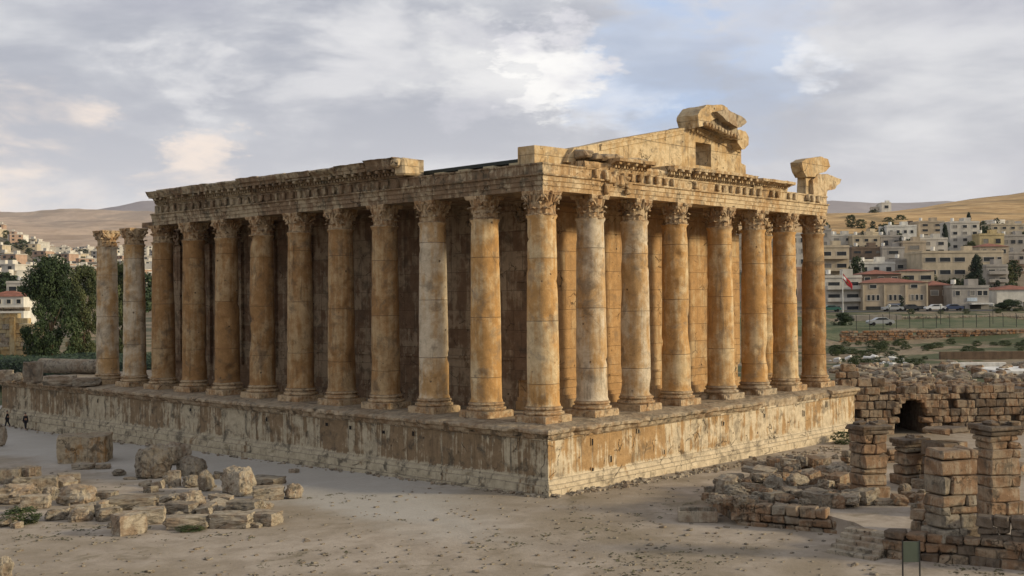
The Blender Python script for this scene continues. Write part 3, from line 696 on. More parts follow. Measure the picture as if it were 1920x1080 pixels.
for a, b in ((5.5, 8.8), (11.3, 13.4), (14, 21.3), (21.9, 26.2)):
    x = a
    while x < b: mb.box((x, -1.10, 14.80), (x+.15, -.93, 14.96)); x += .29
    x = a
    while x < b: mb.stone((x, -1.3, 15.05), (.26, .42, .18), rng, jit=.02, ch=.03); x += .8
mb.build('cornice', M_ENT, T, fixn=True)

# pediment wall with its opening
YP = 0.25
def pp(px, py, Y=YP): q = on(px, py, 1, Y); return (q.x, q.z)
mb = MB()
zb = 15.0
def pprism(pts, y0=YP, y1=YP+1.3): mb.prism(pts, y0, y1)
A = [pp(1063, 303), pp(1076, 277), pp(1118, 270), pp(1162, 260), pp(1238, 246.8), pp(1283.8, 239)]
wtl, wtr, wbl, wbr = pp(1304, 266), pp(1333, 268), pp(1304, 309), pp(1333, 313)
pprism([(A[0][0], zb)]+A+[(A[-1][0], zb)])
x1 = A[-1][0]+.02
pprism([(x1, zb), (x1, pp(1290, 239)[1]), (wtl[0], pp(1304, 237)[1]), (wtl[0], zb)])
pprism([(wtl[0], wtl[1]), (wtl[0], pp(1304, 237)[1]), (pp(1310, 236)), (wtr[0], pp(1333, 247)[1]), (wtr[0], wtl[1])])
pprism([(wtl[0], zb), (wtl[0], wbl[1]), (wtr[0], wbl[1]), (wtr[0], zb)], YP+.02, YP+1.28)
pprism([(wtr[0], zb), (wtr[0], pp(1333, 247)[1]), pp(1389, 275), pp(1390, 306), pp(1398, 310), (pp(1399, 322)[0], zb)])
# raking bands on the tympanum
def band(p0, p1, th, out_):
    (xa, za), (xb, zb_) = p0, p1; mb.prism([(xa, za-th), (xa, za), (xb, zb_), (xb, zb_-th)], YP-out_, YP+.01)
band(pp(1125, 273), pp(1283, 242), .30, .10); band(pp(1125, 270), pp(1283, 239.5), .12, .16); band(pp(1305, 238), pp(1388, 276), .42, .08); band(pp(1305, 237), pp(1388, 275), .16, .15)
ped = mb.build('pediment', M_PED, T, fixn=True)
# parapet block at its left foot
mb = MB(); q = on(1002, 272, 1, 0.6); q2 = on(1070, 280, 1, 0.6)
mb.prism([(q.x, 14.7), (q.x, q.z), (q.x+1.0, q.z+.03), (q2.x-.3, q2.z), (q2.x+.6, q2.z-.05), (q2.x+.6, 14.7)], .6, 1.9); mb.build('parapet_block', M_PED, T, fixn=True)
mb = MB(); c = on(1130, 296, 1, 0)
for i in range(9): mb.stone((c.x-2+i*.75, -.1+rng.uniform(-.2, .2), 15.35+rng.uniform(-.05, .2)-i*.01), (1.0, 1.1, rng.uniform(.25, .5)), rng, jit=.12, ch=.15)
mb.build('cornice_rubble', M_RIM, T)

def rough_mesh(dims, seed, amp=0.12, n=10, rnd=0.25, freq=0.8, shear=0.0, taper=0.0, cut=None):
    """subdivided box rounded and displaced: a weathered block"""
    mb = MB(); hx, hy, hz_ = [d/2 for d in dims]; m = max(hx, hy, hz_)
    cnt = [max(3, int(n*h/m)+1) for h in (hx, hy, hz_)]
    def f(u, v, w_):
        l = math.sqrt(u*u+v*v+w_*w_)/1.0; s_ = max(abs(u), abs(v), abs(w_))/l if l else 1
        k = 1-rnd*(1-s_)*1.0
        p = Vector((u*hx*k, v*hy*k, w_*hz_*k)); 
        p.x *= 1-taper*(w_+1)/2; p.y *= 1-taper*(w_+1)/2; p.x += shear*w_*hz_
        d = fb(p, freq/ m*1.6, seed)*amp*m
        q = Vector((u, v, w_)).normalized(); p += q*d
        p += q*fb(p, freq/m*6, seed+30)*amp*m*.34
        p += q*fb(p, freq/m*15, seed+60)*amp*m*.12
        return p
    nx, ny, nzc = cnt
    def face(a, b, g_):
        rows = [[g_(-1+2*i/a, -1+2*j/b) for i in range(a+1)] for j in range(b+1)]; mb.grid(rows)
    face(nx, ny, lambda u, v: f(u, v, 1)); face(nx, ny, lambda u, v: f(-u, v, -1))
    face(nx, nzc, lambda u, v: f(u, -1, v)); face(nx, nzc, lambda u, v: f(-u, 1, v))
    face(ny, nzc, lambda u, v: f(1, u, v)); face(ny, nzc, lambda u, v: f(-1, -u, v))
    o = mb.build('tmp', M_BLK); bm = bmesh.new(); bm.from_mesh(o.data); bmesh.ops.remove_doubles(bm, verts=bm.verts, dist=.0005)
    bmesh.ops.recalc_face_normals(bm, faces=bm.faces)
    me = o.data; bm.to_mesh(me); bm.free(); bpy.data.objects.remove(o); return me
def rough(name, dims, loc, seed, mat, rz=0, tilt=(0, 0), parent=None, **kw):
    me = rough_mesh(dims, seed, **kw); me.materials[0] = mat; me.name = name
    o = link(name, me, parent, loc); o.rotation_euler = (tilt[0], tilt[1], rz); return o

# apex fragment of the raking cornice, and the lower lump hanging at its right
mb = MB()
def poly_block(name, pts, y0, y1, mat, amp=.07, seed=0, parent=T, sub=5):
    """outline given as pixels, at its real place in plane y0..y1, subdivided and weathered"""
    P = [pp(a, b, y0) for a, b in pts]; m = MB(); m.prism(P, y0, y1)
    o = m.build(name, mat, parent, fixn=True); bm = bmesh.new(); bm.from_mesh(o.data)
    bmesh.ops.triangulate(bm, faces=bm.faces)
    for _ in range(sub):
        es = [e for e in bm.edges if e.calc_length() > .32]
        if not es: break
        bmesh.ops.subdivide_edges(bm, edges=es, cuts=1); bmesh.ops.triangulate(bm, faces=[f for f in bm.faces if len(f.verts) > 3])
    for v in bm.verts:
        p = v.co.copy(); v.co += Vector((fb(p, 1.5, seed), fb(p, 1.5, seed+3), fb(p, 1.5, seed+6)))*amp
    bm.to_mesh(o.data); bm.free(); return o
apx = poly_block('apex_block', [(1311, 239), (1308, 215), (1315, 203), (1326, 197), (1352, 196), (1364, 202), (1368, 212), (1342, 222), (1326, 232)], -.7, .95, M_PED, .08, 1)
apx['label'] = 'big weathered block crowning the pediment'
poly_block('raking_cornice', [(1345, 209), (1366, 206), (1378, 212), (1397, 222), (1400, 229), (1391, 238), (1384, 240), (1362, 226)], -1.1, .2, M_RIM, .05, 2, apx)
poly_block('cornice_soffit', [(1320, 229), (1345, 217), (1362, 226), (1384, 241), (1388, 262), (1376, 262), (1350, 247)], -.55, .6, M_ENTN, .05, 3, apx)
poly_block('hanging_fragment', [(1384, 243), (1398, 246), (1404, 258), (1403, 272), (1397, 280), (1390, 278), (1384, 268)], -.5, .5, M_PED, .07, 4, apx)
mb = MB()
for i in range(11):
    t = i/10; q = pp(1324+58*t, 232+25*t, -.8); mb.stone((q[0], -.75, q[1]), (.2, .35, .28), rng, jit=.03, ch=.04)
mb.build('dentil_row', M_ENT, apx)
# lone stack at the right end
st = poly_block('corner_pier', [(1511, 372), (1511, 330), (1529, 330), (1530, 374)], -.3, .45, M_PED, .03, 5)
st['label'] = 'lone square pier with a flared head at the right end of the roof line'
poly_block('pier_head', [(1512, 332), (1506, 320), (1503, 304), (1511, 298), (1540, 294), (1553, 299), (1556, 312), (1549, 322), (1532, 327), (1529, 332)], -.6, .35, M_PED, .05, 6, st)
poly_block('cornice_fragment', [(1526, 366), (1524, 337), (1534, 327), (1552, 326), (1568, 333), (1577, 336), (1575, 345), (1568, 348), (1566, 355), (1552, 357), (1550, 369)], -.6, .3, M_ENT, .05, 7, st)

# cella: masonry box with pilasters
CX0, CX1, CY0, CY1 = 4.3, WX-4.1, 4.3, 46.5
mb = MB()
def wall_sheet(mb, ax, v, a0, a1, z0, z1, th, mi=0):
    if ax == 'x': mb.box((v, a0, z0), (v+th, a1, z1), mi)
    else: mb.box((a0, v, z0), (a1, v+th, z1), mi)
mb.box((CX0+.02, CY0, 1.9), (CX1-.02, CY0+1.5, 13.9)); mb.box((CX0-.28, CY0-.3, 0), (CX1+.28, CY0+1.5, .55)); mb.box((CX0-.12, CY0-.16, .55), (CX1+.12, CY0+1.5, .8))
mb.box((CX0, CY0-.03, .8), (CX1, CY0+1.5, 1.78)); mb.box((CX0-.1, CY0-.12, 1.78), (CX1+.1, CY0+1.5, 1.9)); mb.box((CX0-.05, CY0-.1, 12.6), (CX1+.05, CY0+1.5, 12.85))
cw = mb.build('cella_wall', M_CEL, T, fixn=True); cw['label'] = 'orange end wall of the cella behind the short colonnade'
mb = MB()
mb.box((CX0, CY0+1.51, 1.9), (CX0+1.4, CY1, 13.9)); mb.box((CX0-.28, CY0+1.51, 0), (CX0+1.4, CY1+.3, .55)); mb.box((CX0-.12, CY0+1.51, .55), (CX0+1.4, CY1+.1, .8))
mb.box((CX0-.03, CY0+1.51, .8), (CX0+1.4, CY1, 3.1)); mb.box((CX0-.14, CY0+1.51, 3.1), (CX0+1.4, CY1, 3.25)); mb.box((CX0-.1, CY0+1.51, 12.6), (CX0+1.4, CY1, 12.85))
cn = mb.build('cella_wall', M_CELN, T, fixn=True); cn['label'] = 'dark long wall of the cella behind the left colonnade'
mb = MB(); mb.box((CX1-1.4, CY0+1.51, 0), (CX1, CY1, 13.9)); mb.build('cella_wall', M_CEL, T)
def pilaster(x, y, leg, mat, w_=1.5, parent=T):
    m = MB(); r_ = random.Random(int(x*7+y*13)); zs = [1.9, 3.3, 4.9, 6.4, 8.0, 9.6, 11.2, 11.75]
    for a, b in zip(zs, zs[1:]):
        j = r_.uniform(-.02, .02)
        if leg == 'n': m.box((x-.28+j, y-w_/2+j, a+.012), (x+.1, y+w_/2+j, b-.012))
        else: m.box((x-w_/2+j, y-.28+j, a+.012), (x+w_/2+j, y+.1, b-.012))
    for i in range(26):
        u = r_.uniform(-w_/2, w_/2); h = r_.uniform(11.8, 12.95)
        c = (x-.33, y+u, h) if leg == 'n' else (x+u, y-.33, h)
        d = (.22, .26, .3) if leg == 'n' else (.26, .22, .3)
        m.stone(c, d, r_, jit=.05, ch=.06)
    c = ((x-.5, y-w_/2-.15, 12.95), (x+.1, y+w_/2+.15, 13.09)) if leg == 'n' else ((x-w_/2-.15, y-.5, 12.95), (x+w_/2+.15, y+.1, 13.09))
    m.box(*c); return m.build('pilaster', mat, parent, fixn=True)
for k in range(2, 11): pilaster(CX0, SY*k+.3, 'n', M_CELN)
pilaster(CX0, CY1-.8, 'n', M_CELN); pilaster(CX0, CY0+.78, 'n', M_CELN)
pilaster(CX0+.78, CY0, 'w', M_CEL); pilaster(CX1-.78, CY0, 'w', M_CEL)
# ceilings of the colonnades
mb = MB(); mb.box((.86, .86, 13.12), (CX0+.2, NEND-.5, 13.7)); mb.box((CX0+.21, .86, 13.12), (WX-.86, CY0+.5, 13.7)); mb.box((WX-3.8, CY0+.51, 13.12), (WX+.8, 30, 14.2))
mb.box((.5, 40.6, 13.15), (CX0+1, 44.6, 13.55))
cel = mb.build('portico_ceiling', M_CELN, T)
# dark protective roof sheet with pale battens
mb = MB(); a = on(782, 324, 0, 1.2); b = on(1003, 295.5, 0, 1.2)
dz = (b.z-a.z)/(b.y-a.y)
def rz_(y): return a.z+(y-a.y)*dz
y0, y1 = a.y+.3, b.y-.2
mb.add([(.9, y0, rz_(y0)), (.9, y1, rz_(y1)), (4.6, y1, rz_(y1)+.12), (4.6, y0, rz_(y0)+.12), (.9, y0, rz_(y0)-.22), (.9, y1, rz_(y1)-.22), (4.6, y1, rz_(y1)-.1), (4.6, y0, rz_(y0)-.1)], [(0,1,2,3),(7,6,5,4),(0,4,5,1),(1,5,6,2),(2,6,7,3),(3,7,4,0)])
rf = mb.build('roof_cover', M_ROOFSTEEL, T, fixn=True)
mb = MB()
for i in range(5):
    y = y0+(y1-y0)*(i+.4)/5; mb.box((.5, y-.5, rz_(y)-.40), (3.5, y+.35, rz_(y)-.27))
mb.build('roof_batten', M_WOOD, rf)
#PART2
# ------------------------------------------------------------------ loose stones
HF = Vector((_F.x, _F.y, 0)).normalized(); HR = Vector((_R0.x, _R0.y, 0)).normalized()
LIB = {}
def stone_lib(style, mat):
    if (style, mat.name) in LIB: return LIB[(style, mat.name)]
    out_ = []
    for s_ in range(5):
        if style == 'block': me = rough_mesh((1, 1, 1), 50+s_, amp=.13, n=11, rnd=.18, freq=.7)
        elif style == 'slab': me = rough_mesh((1, 1, 1), 70+s_, amp=.15, n=11, rnd=.3, freq=.8)
        else: me = rough_mesh((1, 1, 1), 90+s_, amp=.26, n=12, rnd=.7, freq=.8, taper=.15)
        me.materials[0] = mat; me.name = style+'_stone'; out_.append(me)
    LIB[(style, mat.name)] = out_; return out_
def put_stone(name, loc, dims, style, mat, seed, rz, tilt=(0, 0)):
    me = stone_lib(style, mat)[seed % 5]
    o = link(name, me, None, loc); o.scale = dims; o.rotation_euler = (tilt[0], tilt[1], rz); return o
def stone_px(x0, x1, yt, yb, style, mat, seed, label, cat='stone block', name='stone_block', rot=0.2, deep=0.8, group=None, z=None, tilt=(0, 0)):
    xm = (x0+x1)/2; g_ = ground(xm, yb) if z is None else on(xm, yb, 2, z)
    d = (g_-CAM).dot(HF); w_ = (x1-x0)*d/FPX; dl = w_*deep
    wd = w_/(abs(cos(rot))+deep*abs(sin(rot))); dl = wd*deep
    h = max((yb-yt)*d/FPX - dl*0.15, .12)
    c = g_ + HF*(dl*.5); 
    o = put_stone(name, (c.x, c.y, g_.z+h*.47), (wd, dl, h), style, mat, seed, YAW-pi/2+rot, tilt)
    return tag(o, label, cat, group)
hero = rough_mesh((1, 1, 1), 501, amp=.07, n=16, rnd=.10, freq=.9)
def hero_px(x0, x1, yt, yb, seed, mat, label, cat, name, rot, deep, amp, rnd, taper=0, n=26):
    amp *= 1.5
    xm = (x0+x1)/2; g_ = ground(xm, yb); d = (g_-CAM).dot(HF); w_ = (x1-x0)*d/FPX
    wd = w_/(abs(cos(rot))+deep*abs(sin(rot))); dl = wd*deep; h = (yb-yt)*d/FPX-dl*.15
    c = g_+HF*(dl*.5); me = rough_mesh((wd, dl, h), seed, amp=amp, n=n, rnd=rnd, taper=taper); me.materials[0] = mat; me.name = name
    o = link(name, me, None, (c.x, c.y, g_.z+h*.46)); o.rotation_euler[2] = YAW-pi/2+rot; return tag(o, label, cat)
hero_px(98, 196, 806, 869, 1, stone_mat('stained_block', (0.37, 0.305, 0.21), (0.33, 0.20, 0.09), (0.13, 0.105, 0.075), patch=.40, streak=.4, soot=.9, scale=1.8, bmp=1.0), 'huge squared block with orange stains standing alone near the long podium face', 'stone block', 'stone_block', .12, .8, .06, .10, n=30)
hero_px(230, 328, 826, 899, 2, M_BLKG, 'largest grey weathered boulder with a carved moulded side', 'boulder', 'boulder', .5, .9, .13, .6, .15)
hero_px(290, 357, 828, 872, 3, M_BLK, 'pale knobbly fragment heaped behind the largest grey boulder', 'boulder', 'boulder', .9, .7, .12, .5)
hero_px(318, 387, 852, 894, 4, M_BLKG, 'dark grey hollowed boulder leaning on the right of the largest boulder', 'boulder', 'boulder', -.4, .8, .12, .5, .2)
hero_px(398, 484, 869, 931, 5, M_BLK, 'tall pale ribbed boulder at the right of the upper stone group', 'boulder', 'boulder', -.6, .8, .12, .6, .2)
U = [
 (130, 173, 866, 881, 'block', M_BLK, .1, 'low tan block lying in front of the huge squared block'),
 (175, 206, 868, 880, 'slab', M_BLK, .3, 'thin flat slab just right of the huge squared block'),
 (312, 337, 880, 913, 'block', M_BLK, .1, 'small upright pale block in front of the grey boulders'),
 (335, 375, 888, 915, 'round', M_BLKG, .4, 'grooved grey rounded stone right of the small upright block'),
 (366, 400, 880, 922, 'round', M_BLKG, .2, 'dark round knotty stone touching the tall ribbed boulder'),
 (452, 532, 890, 912, 'block', M_BLKG, -.35, 'long dark beam fragment behind the pale blocks'),
 (465, 532, 908, 939, 'block', M_BLK, .25, 'pale block with an orange end, right of the tall ribbed boulder'),
 (528, 569, 904, 936, 'round', M_BLK, .5, 'wedge shaped pale stone at the right tip of the upper group'),
 (230, 256, 893, 900, 'slab', M_BLK, 0, 'thin pale slab lying left below the largest boulder'),
 (204, 236, 878, 893, 'round', M_BLKG, .7, 'small grey lump left of the largest boulder'),
 (-8, 34, 876, 908, 'block', M_BLKG, .2, 'dark grey block at the left edge of the lower stone field'),
 (22, 72, 871, 902, 'block', M_BLK, -.5, 'pale slanting block at the top left of the lower stone field'),
 (-25, 60, 902, 947, 'round', M_BLK, .1, 'broad pale boulder with layered top at the left edge'),
 (93, 173, 903, 949, 'round', M_BLK, -.2, 'carved tan boulder shaped like an egg in the lower stone field'),
 (48, 104, 890, 926, 'block', M_BLKG, .3, 'grey carved piece between the egg shaped boulder and the left edge'),
 (98, 148, 884, 908, 'block', M_BLK, .5, 'small pale cube on the rear rim of the lower stone field'),
 (170, 216, 918, 942, 'block', M_BLKG, -.2, 'grey ribbed block right of the egg shaped boulder'),
 (190, 290, 926, 957, 'slab', M_BLKG, .15, 'wide moulded grey slab in the middle of the lower stone field'),
 (324, 386, 916, 954, 'round', M_BLK, .6, 'pale peaked stone standing above the flat slabs'),
 (420, 486, 934, 967, 'block', M_BLKG, -.15, 'block with vertical ribs at the right of the lower field'),
 (475, 510, 938, 958, 'round', M_BLK, .3, 'small pale lump right of the block with vertical ribs'),
 (200, 271, 958, 1004, 'block', M_BLK, .75, 'squared tan block nearest the camera in the lower field'),
 (238, 306, 948, 984, 'block', M_BLK, .2, 'pale block just behind the nearest squared tan block'),
 (303, 388, 963, 994, 'slab', M_BLK, .1, 'flat tilted pale slab right of the nearest squared block'),
 (385, 474, 957, 992, 'slab', M_BLK, -.15, 'flat slab with a raised rim at the front right'),
 (450, 526, 955, 987, 'block', M_BLK, -.3, 'rightmost low block of the lower stone field'),
 (124, 176, 944, 972, 'slab', M_BLK, .2, 'smooth pale slab below the egg shaped boulder'),
 (74, 122, 952, 977, 'round', M_BLKG, .4, 'grey rounded stone beside the green bush'),
 (174, 226, 950, 977, 'slab', M_BLKG, .8, 'grey tilted slab left of the pale blocks'),
 (30, 90, 925, 955, 'slab', M_BLK, .2, 'layered slab behind the green bush'),
 (300, 372, 938, 966, 'slab', M_BLKG, -.4, 'dark flat slab behind the tilted pale slab'),
 (-22, 21, 1040, 1090, 'round', M_BLK, .3, 'pale rough boulder cut by the lower left corner'),
 (-14, 10, 793, 836, 'round', M_BLK, .3, 'tan boulder at the left edge below the two walkers'),
]
for i, (a, b, c, d, sty, m, rt, lab) in enumerate(U):
    stone_px(a, b, c, d, sty, m, i*3+1, lab, 'boulder' if sty == 'round' else 'slab' if sty == 'slab' else 'stone block', {'round': 'boulder', 'slab': 'stone_slab', 'block': 'stone_block'}[sty], rt, .55 if sty == 'slab' else .75)
rng = random.Random(21)
def scatter(n, gen, label, group, mats, smin, smax, seed, zfn, where):
    r_ = random.Random(seed)
    for i in range(n):
        px, py = gen(r_)
        p = zfn(px, py); s_ = smin+(smax-smin)*r_.random()**2; st_ = r_.choice(['block', 'slab', 'round', 'block'])
        dm = (s_*r_.uniform(.8, 1.4), s_*r_.uniform(.6, 1.1), s_*r_.uniform(.35, .8))
        o = put_stone('rubble_stone', (p.x, p.y, p.z+dm[2]*.3), dm, st_, r_.choice(mats), r_.randrange(5), r_.uniform(0, 6), (r_.uniform(-.25, .25), r_.uniform(-.25, .25)))
        tone = {'fallen_stone': 'pale', 'fallen_grey_stone': 'grey', 'ruin_stone': 'brown', 'ruin_dark_stone': 'dark brown'}[o.data.materials[0].name]
        size = 'tiny' if s_ < smin+.2*(smax-smin) else 'small' if s_ < smin+.6*(smax-smin) else 'larger'
        shp = {'block': 'squared stone', 'slab': 'flat stone', 'round': 'rounded stone'}[st_]
        tag(o, '%s %s %s %s' % (size, tone, shp, where(px, py)), 'stone', group)
def where_left(x, y):
    return ('at the left edge of the left stone field' if x < 60 else 'near the egg shaped boulder' if x < 185 else 'around the squared tan block' if x < 300 else 'among the flat slabs' if x < 420 else 'by the block with vertical ribs')+(', rear side' if y < 935 else ', front side')
def where_up(x, y): return 'below the largest boulder' if x < 330 else 'beside the tall ribbed boulder' if x < 450 else 'at the right tip of the upper stones'
def where_heap(x, y):
    return ('at the heap\'s left tip' if x < 1400 else 'left of the slanting block' if x < 1470 else 'right of the slanting block' if x < 1550 else 'beside the leftmost pier')+(', rear slope' if y < 905 else ', middle slope' if y < 928 else ', above the low wall')
def where_pier(x, y): return ('between the two left piers' if x < 1750 else 'behind the broad reddish pier' if x < 1850 else 'at the rightmost pier')+(', far side' if y < 920 else ', near side')
def scatter_stuff(name, n, gen, label, mats, smin, smax, seed, zfn):
    r_ = random.Random(seed); mb = MB()
    for i in range(n):
        px, py = gen(r_); p = zfn(px, py); s_ = smin+(smax-smin)*r_.random()**2; M = Matrix.Translation(p) @ Matrix.Rotation(r_.uniform(0, 6), 4, 'Z') @ Matrix.Rotation(r_.uniform(-.3, .3), 4, 'X')
        mb.stone((0, 0, s_*.18), (s_*r_.uniform(.8, 1.4), s_*r_.uniform(.6, 1.1), s_*r_.uniform(.35, .8)), r_, M, s_*.14, s_*.1, mi=r_.randrange(len(mats)))
    return tag(mb.build(name, mats, fixn=True), label, 'rubble', kind='stuff')
def gen_left(r_):
    while True:
        x = r_.uniform(0, 520); y = r_.uniform(885, 990)
        if y > 880+abs(x-200)*.08 and y > 905+(x-150)*.11: return x, y
scatter(48, gen_left, 'small loose stone among the big slabs of the left stone field', 'small stones of the left field', [M_BLK, M_BLKG, M_BLK], .35, 1.3, 4, ground, where_left)
scatter(16, lambda r_: (r_.uniform(215, 560), r_.uniform(885, 935)) , 'small loose stone at the foot of the upper boulder group', 'small stones by the upper boulders', [M_BLK, M_BLKG], .25, .8, 5, ground, where_up)

# objects lying on the left end of the podium
p0 = on(78, 699, 2, 0.0); p1 = on(190, 702, 2, 0.0); mb = MB(); R = .72; rows = []
ax = (p1-p0).normalized(); sd = Vector((-ax.y, ax.x, 0))
for i in range(25):
    c = p0+(p1-p0)*i/24 + Vector((0, 0, R)); rows.append([c + (sd*cos(2*pi*j/28)+Vector((0, 0, 1))*sin(2*pi*j/28))*(R+.04*fb((i*.3, cos(j*.22)*2, sin(j*.22)*2), 1, 3)) - c*0 for j in range(28)])
mb.grid(rows, True); mb.ngon(rows[0]); mb.ngon(rows[-1])
tag(mb.build('fallen_column', M_BLKG, smooth=False, fixn=True), 'fallen grey column shaft lying on the podium left of the standing columns', 'column')
for a, b, c, d, sty, m, rt, lab in [
 (38, 77, 674, 716, 'block', M_BLKG, .3, 'squat moulded pier at the left end of the fallen column'),
 (74, 136, 699, 723, 'slab', M_BLK, .1, 'layered pale slab lying in front of the fallen column'),
 (131, 184, 704, 724, 'slab', M_BLKG, -.1, 'flat grey slab beside the leftmost standing column'),
 (-10, 22, 691, 714, 'block', M_BLK, .2, 'pale block on the podium at the left edge of the picture'),
 (20, 42, 696, 714, 'round', M_BLK, .2, 'small pale lump left of the squat moulded pier')]:
    stone_px(a, b, c, d, sty, m, a, lab, 'stone block', 'stone_block', rt, .6, z=0.0)

# ------------------------------------------------------------------ masonry walls, piers, steps
def masonry(mb, p0, p1, z0, hfn, thick, course, wmin, wmax, r_, hole=None, ch=.05, jit=.05, mis=0.04):
    p0 = Vector((p0[0], p0[1], 0)); p1 = Vector((p1[0], p1[1], 0)); L = (p1-p0).length; ux = (p1-p0).normalized(); uy = Vector((-ux.y, ux.x, 0))
    M = Matrix(((ux.x, uy.x, 0, p0.x), (ux.y, uy.y, 0, p0.y), (0, 0, 1, 0), (0, 0, 0, 1)))
    z = z0
    while True:
        hc = course*r_.uniform(.7, 1.3); x = -r_.uniform(0, wmax*.4); any_ = False
        while x < L:
            w_ = r_.uniform(wmin, wmax); c = x+w_/2
            if z+hc*.5 < z0+hfn(min(max(c/L, 0), 1)) and r_.random() > mis*(1 if z > z0+.3 else 0):
                any_ = True
                if not (hole and hole(c, z+hc/2)):
                    mb.stone((c, thick/2+r_.uniform(-.10, .08), z+hc/2+r_.uniform(-.02, .02)), (w_-.025, thick, hc-.02), r_, M, ch, jit, mi=r_.randrange(2) if r_.random() < .5 else 0)
            x += w_
        z += hc
        if not any_: break
    return M
TZ = -2.85
def terr(px, py): return on(px, py, 2, TZ)
# terrace of packed earth carrying the ruined chapel
tp = [terr(1335, 915), terr(1390, 948)+HF*.7, terr(1560, 967)+HF*.8, terr(1585, 975)+HF*1.0, terr(1620, 985)+HF*1.2, terr(1660, 1006)+HF*.8, terr(1930, 1046)+HF*1.9, terr(2100, 1060)+HF*2.4, terr(2100, 850), terr(1900, 838), terr(1640, 850), terr(1480, 876), terr(1400, 890)]
mb = MB(); n = len(tp); mb.add([(p.x, p.y, TZ-.12) for p in tp]+[(p.x, p.y, -4.6) for p in tp], [tuple(range(n-1, -1, -1))]+[(i, (i+1) % n, n+(i+1) % n, n+i) for i in range(n)])
tag(mb.build('terrace', M_EARTH, fixn=True), 'raised earth terrace under the ruined piers at right', 'terrace', kind='structure')
r_ = random.Random(31); 
a, b = ground(1385, 984), ground(1570, 1001); mb = MB()
masonry(mb, a, b, a.z-.1, lambda t: 1.12, .7, .42, .45, .85, r_, ch=.05)
a2 = ground(1330, 950); masonry(mb, a2, a, a.z-.1, lambda t: .55+.6*t, .7, .42, .4, .7, r_)
tag(mb.build('low_retaining_wall', [M_RUIN, M_BLKG], fixn=True), 'low wall of squared stones edging the terrace left of the steps', 'wall')
# steps
mb = MB(); A, B = terr(1578, 990), terr(1668, 1004)
ux = (B-A); ux.z = 0; L = ux.length; ux.normalize(); uy = Vector((-ux.y, ux.x, 0))
M = Matrix(((ux.x, uy.x, 0, A.x), (ux.y, uy.y, 0, A.y), (0, 0, 1, 0), (0, 0, 0, 1)))
for i in range(6):
    z1 = TZ-i*.17; x = 0
    while x < L-.1:
        w_ = min(r_.uniform(.7, 1.3), L-x); mb.stone((x+w_/2, .5-.36*i, z1-.45), (w_-.02, .62, .88), r_, M, .03, .02); x += w_
tag(mb.build('stone_steps', [M_BLK], fixn=True), 'flight of worn stone steps climbing to the terrace', 'steps')
a, b = ground(1672, 1047), ground(1990, 1076); mb = MB(); masonry(mb, a, b, a.z-.1, lambda t: 1.22, .8, .42, .5, .95, r_)
tag(mb.build('long_retaining_wall', [M_RUIN, M_RUIND], fixn=True), 'brown block wall running right from the steps to the picture edge', 'wall')
def pier(xc, yb, w_px, h_px, label, mats, rot, deep=.8, cap=True, z=TZ, stub=None):
    g_ = on(xc, yb, 2, z); d = (g_-CAM).dot(HF); wd = w_px*d/FPX/(cos(rot)+deep*sin(abs(rot))); h = h_px*d/FPX; dl = wd*deep
    r_ = random.Random(int(xc)); root = empty('ruined_pier', (g_.x, g_.y, z-.1), YAW-pi/2+rot); tag(root, label, 'pier')
    mb = MB(); zz = 0; top = h-(.42 if cap else 0)
    while zz < top-.1:
        hc = min(r_.uniform(.30, .78), top-zz)
        cut = r_.uniform(-.3, .3)*wd; j = r_.uniform(-.06, .06); k = .12 if zz == 0 else 0
        for xa, xb in (((-wd/2-k, cut), (cut, wd/2+k)) if r_.random() < .7 else ((-wd/2, wd/2),)):
            if zz > top-1.0 and not cap and r_.random() < .35: continue
            mb.stone(((xa+xb)/2+j, dl/2, zz+hc/2), (xb-xa-.015, dl+k*2+r_.uniform(-.04, .04), hc-.015), r_, None, .06, .05, mi=r_.randrange(2))
        zz += hc
    mb.build('pier_shaft', mats, root, fixn=True)
    if cap:
        mb = MB(); mb.stone((0, dl/2, top+.10), (wd+.12, dl+.12, .2), r_, None, .05, .03); mb.stone((0.02, dl/2, top+.32), (wd+.32, dl+.3, .24), r_, None, .07, .05)
        for i in range(4): mb.stone((r_.uniform(-.5, .5)*wd, r_.uniform(.2, .9)*dl, top+.48), (r_.uniform(.3, .7), r_.uniform(.3, .6), .18), r_, None, .06, .05)
        mb.build('pier_cap', [M_RUIND], root, fixn=True)
    return root
pier(1643, 937, 66, 142, 'tall brown pier with a heavy dark cap, leftmost of the ruined piers', [M_RUIN, M_RUIN], .35)
pier(1718, 905, 56, 84, 'shorter brown pier with a pale cap standing behind the tall ones', [M_RUIN, M_BLKG], .3)
pier(1803, 1012, 92, 172, 'broad reddish pier standing nearest the camera', [M_RUIN, M_BLKG], .3, .7, cap=False)
pier(1888, 962, 80, 166, 'tall pier with an overhanging slab near the right edge', [M_RUIN, M_RUIN], .3, .8)
pier(1795, 915, 85, 115, 'pier with a broken top half hidden behind the broad reddish pier', [M_RUIN, M_RUIND], .5, .8, cap=False)
mb = MB(); a, b = terr(1712, 990), terr(1762, 996); masonry(mb, a, b, TZ-.1, lambda t: .8+.5*t, .6, .38, .4, .7, r_)
tag(mb.build('wall_stub', [M_RUIN, M_RUIND], fixn=True), 'short broken wall stub left of the broad reddish pier', 'wall')
mb = MB(); a, b = terr(1846, 1018), terr(1990, 1030); masonry(mb, a, b, TZ-.1, lambda t: 1.15, .6, .38, .45, .8, r_)
tag(mb.build('dark_wall', [M_RUIND, M_RUIND], fixn=True), 'dark low wall right of the broad reddish pier', 'wall')
mb = MB(); a, b = terr(1590, 868), terr(1700, 862); masonry(mb, a, b, TZ-.3, lambda t: .9+.3*sin(t*9), .7, .38, .4, .8, r_)
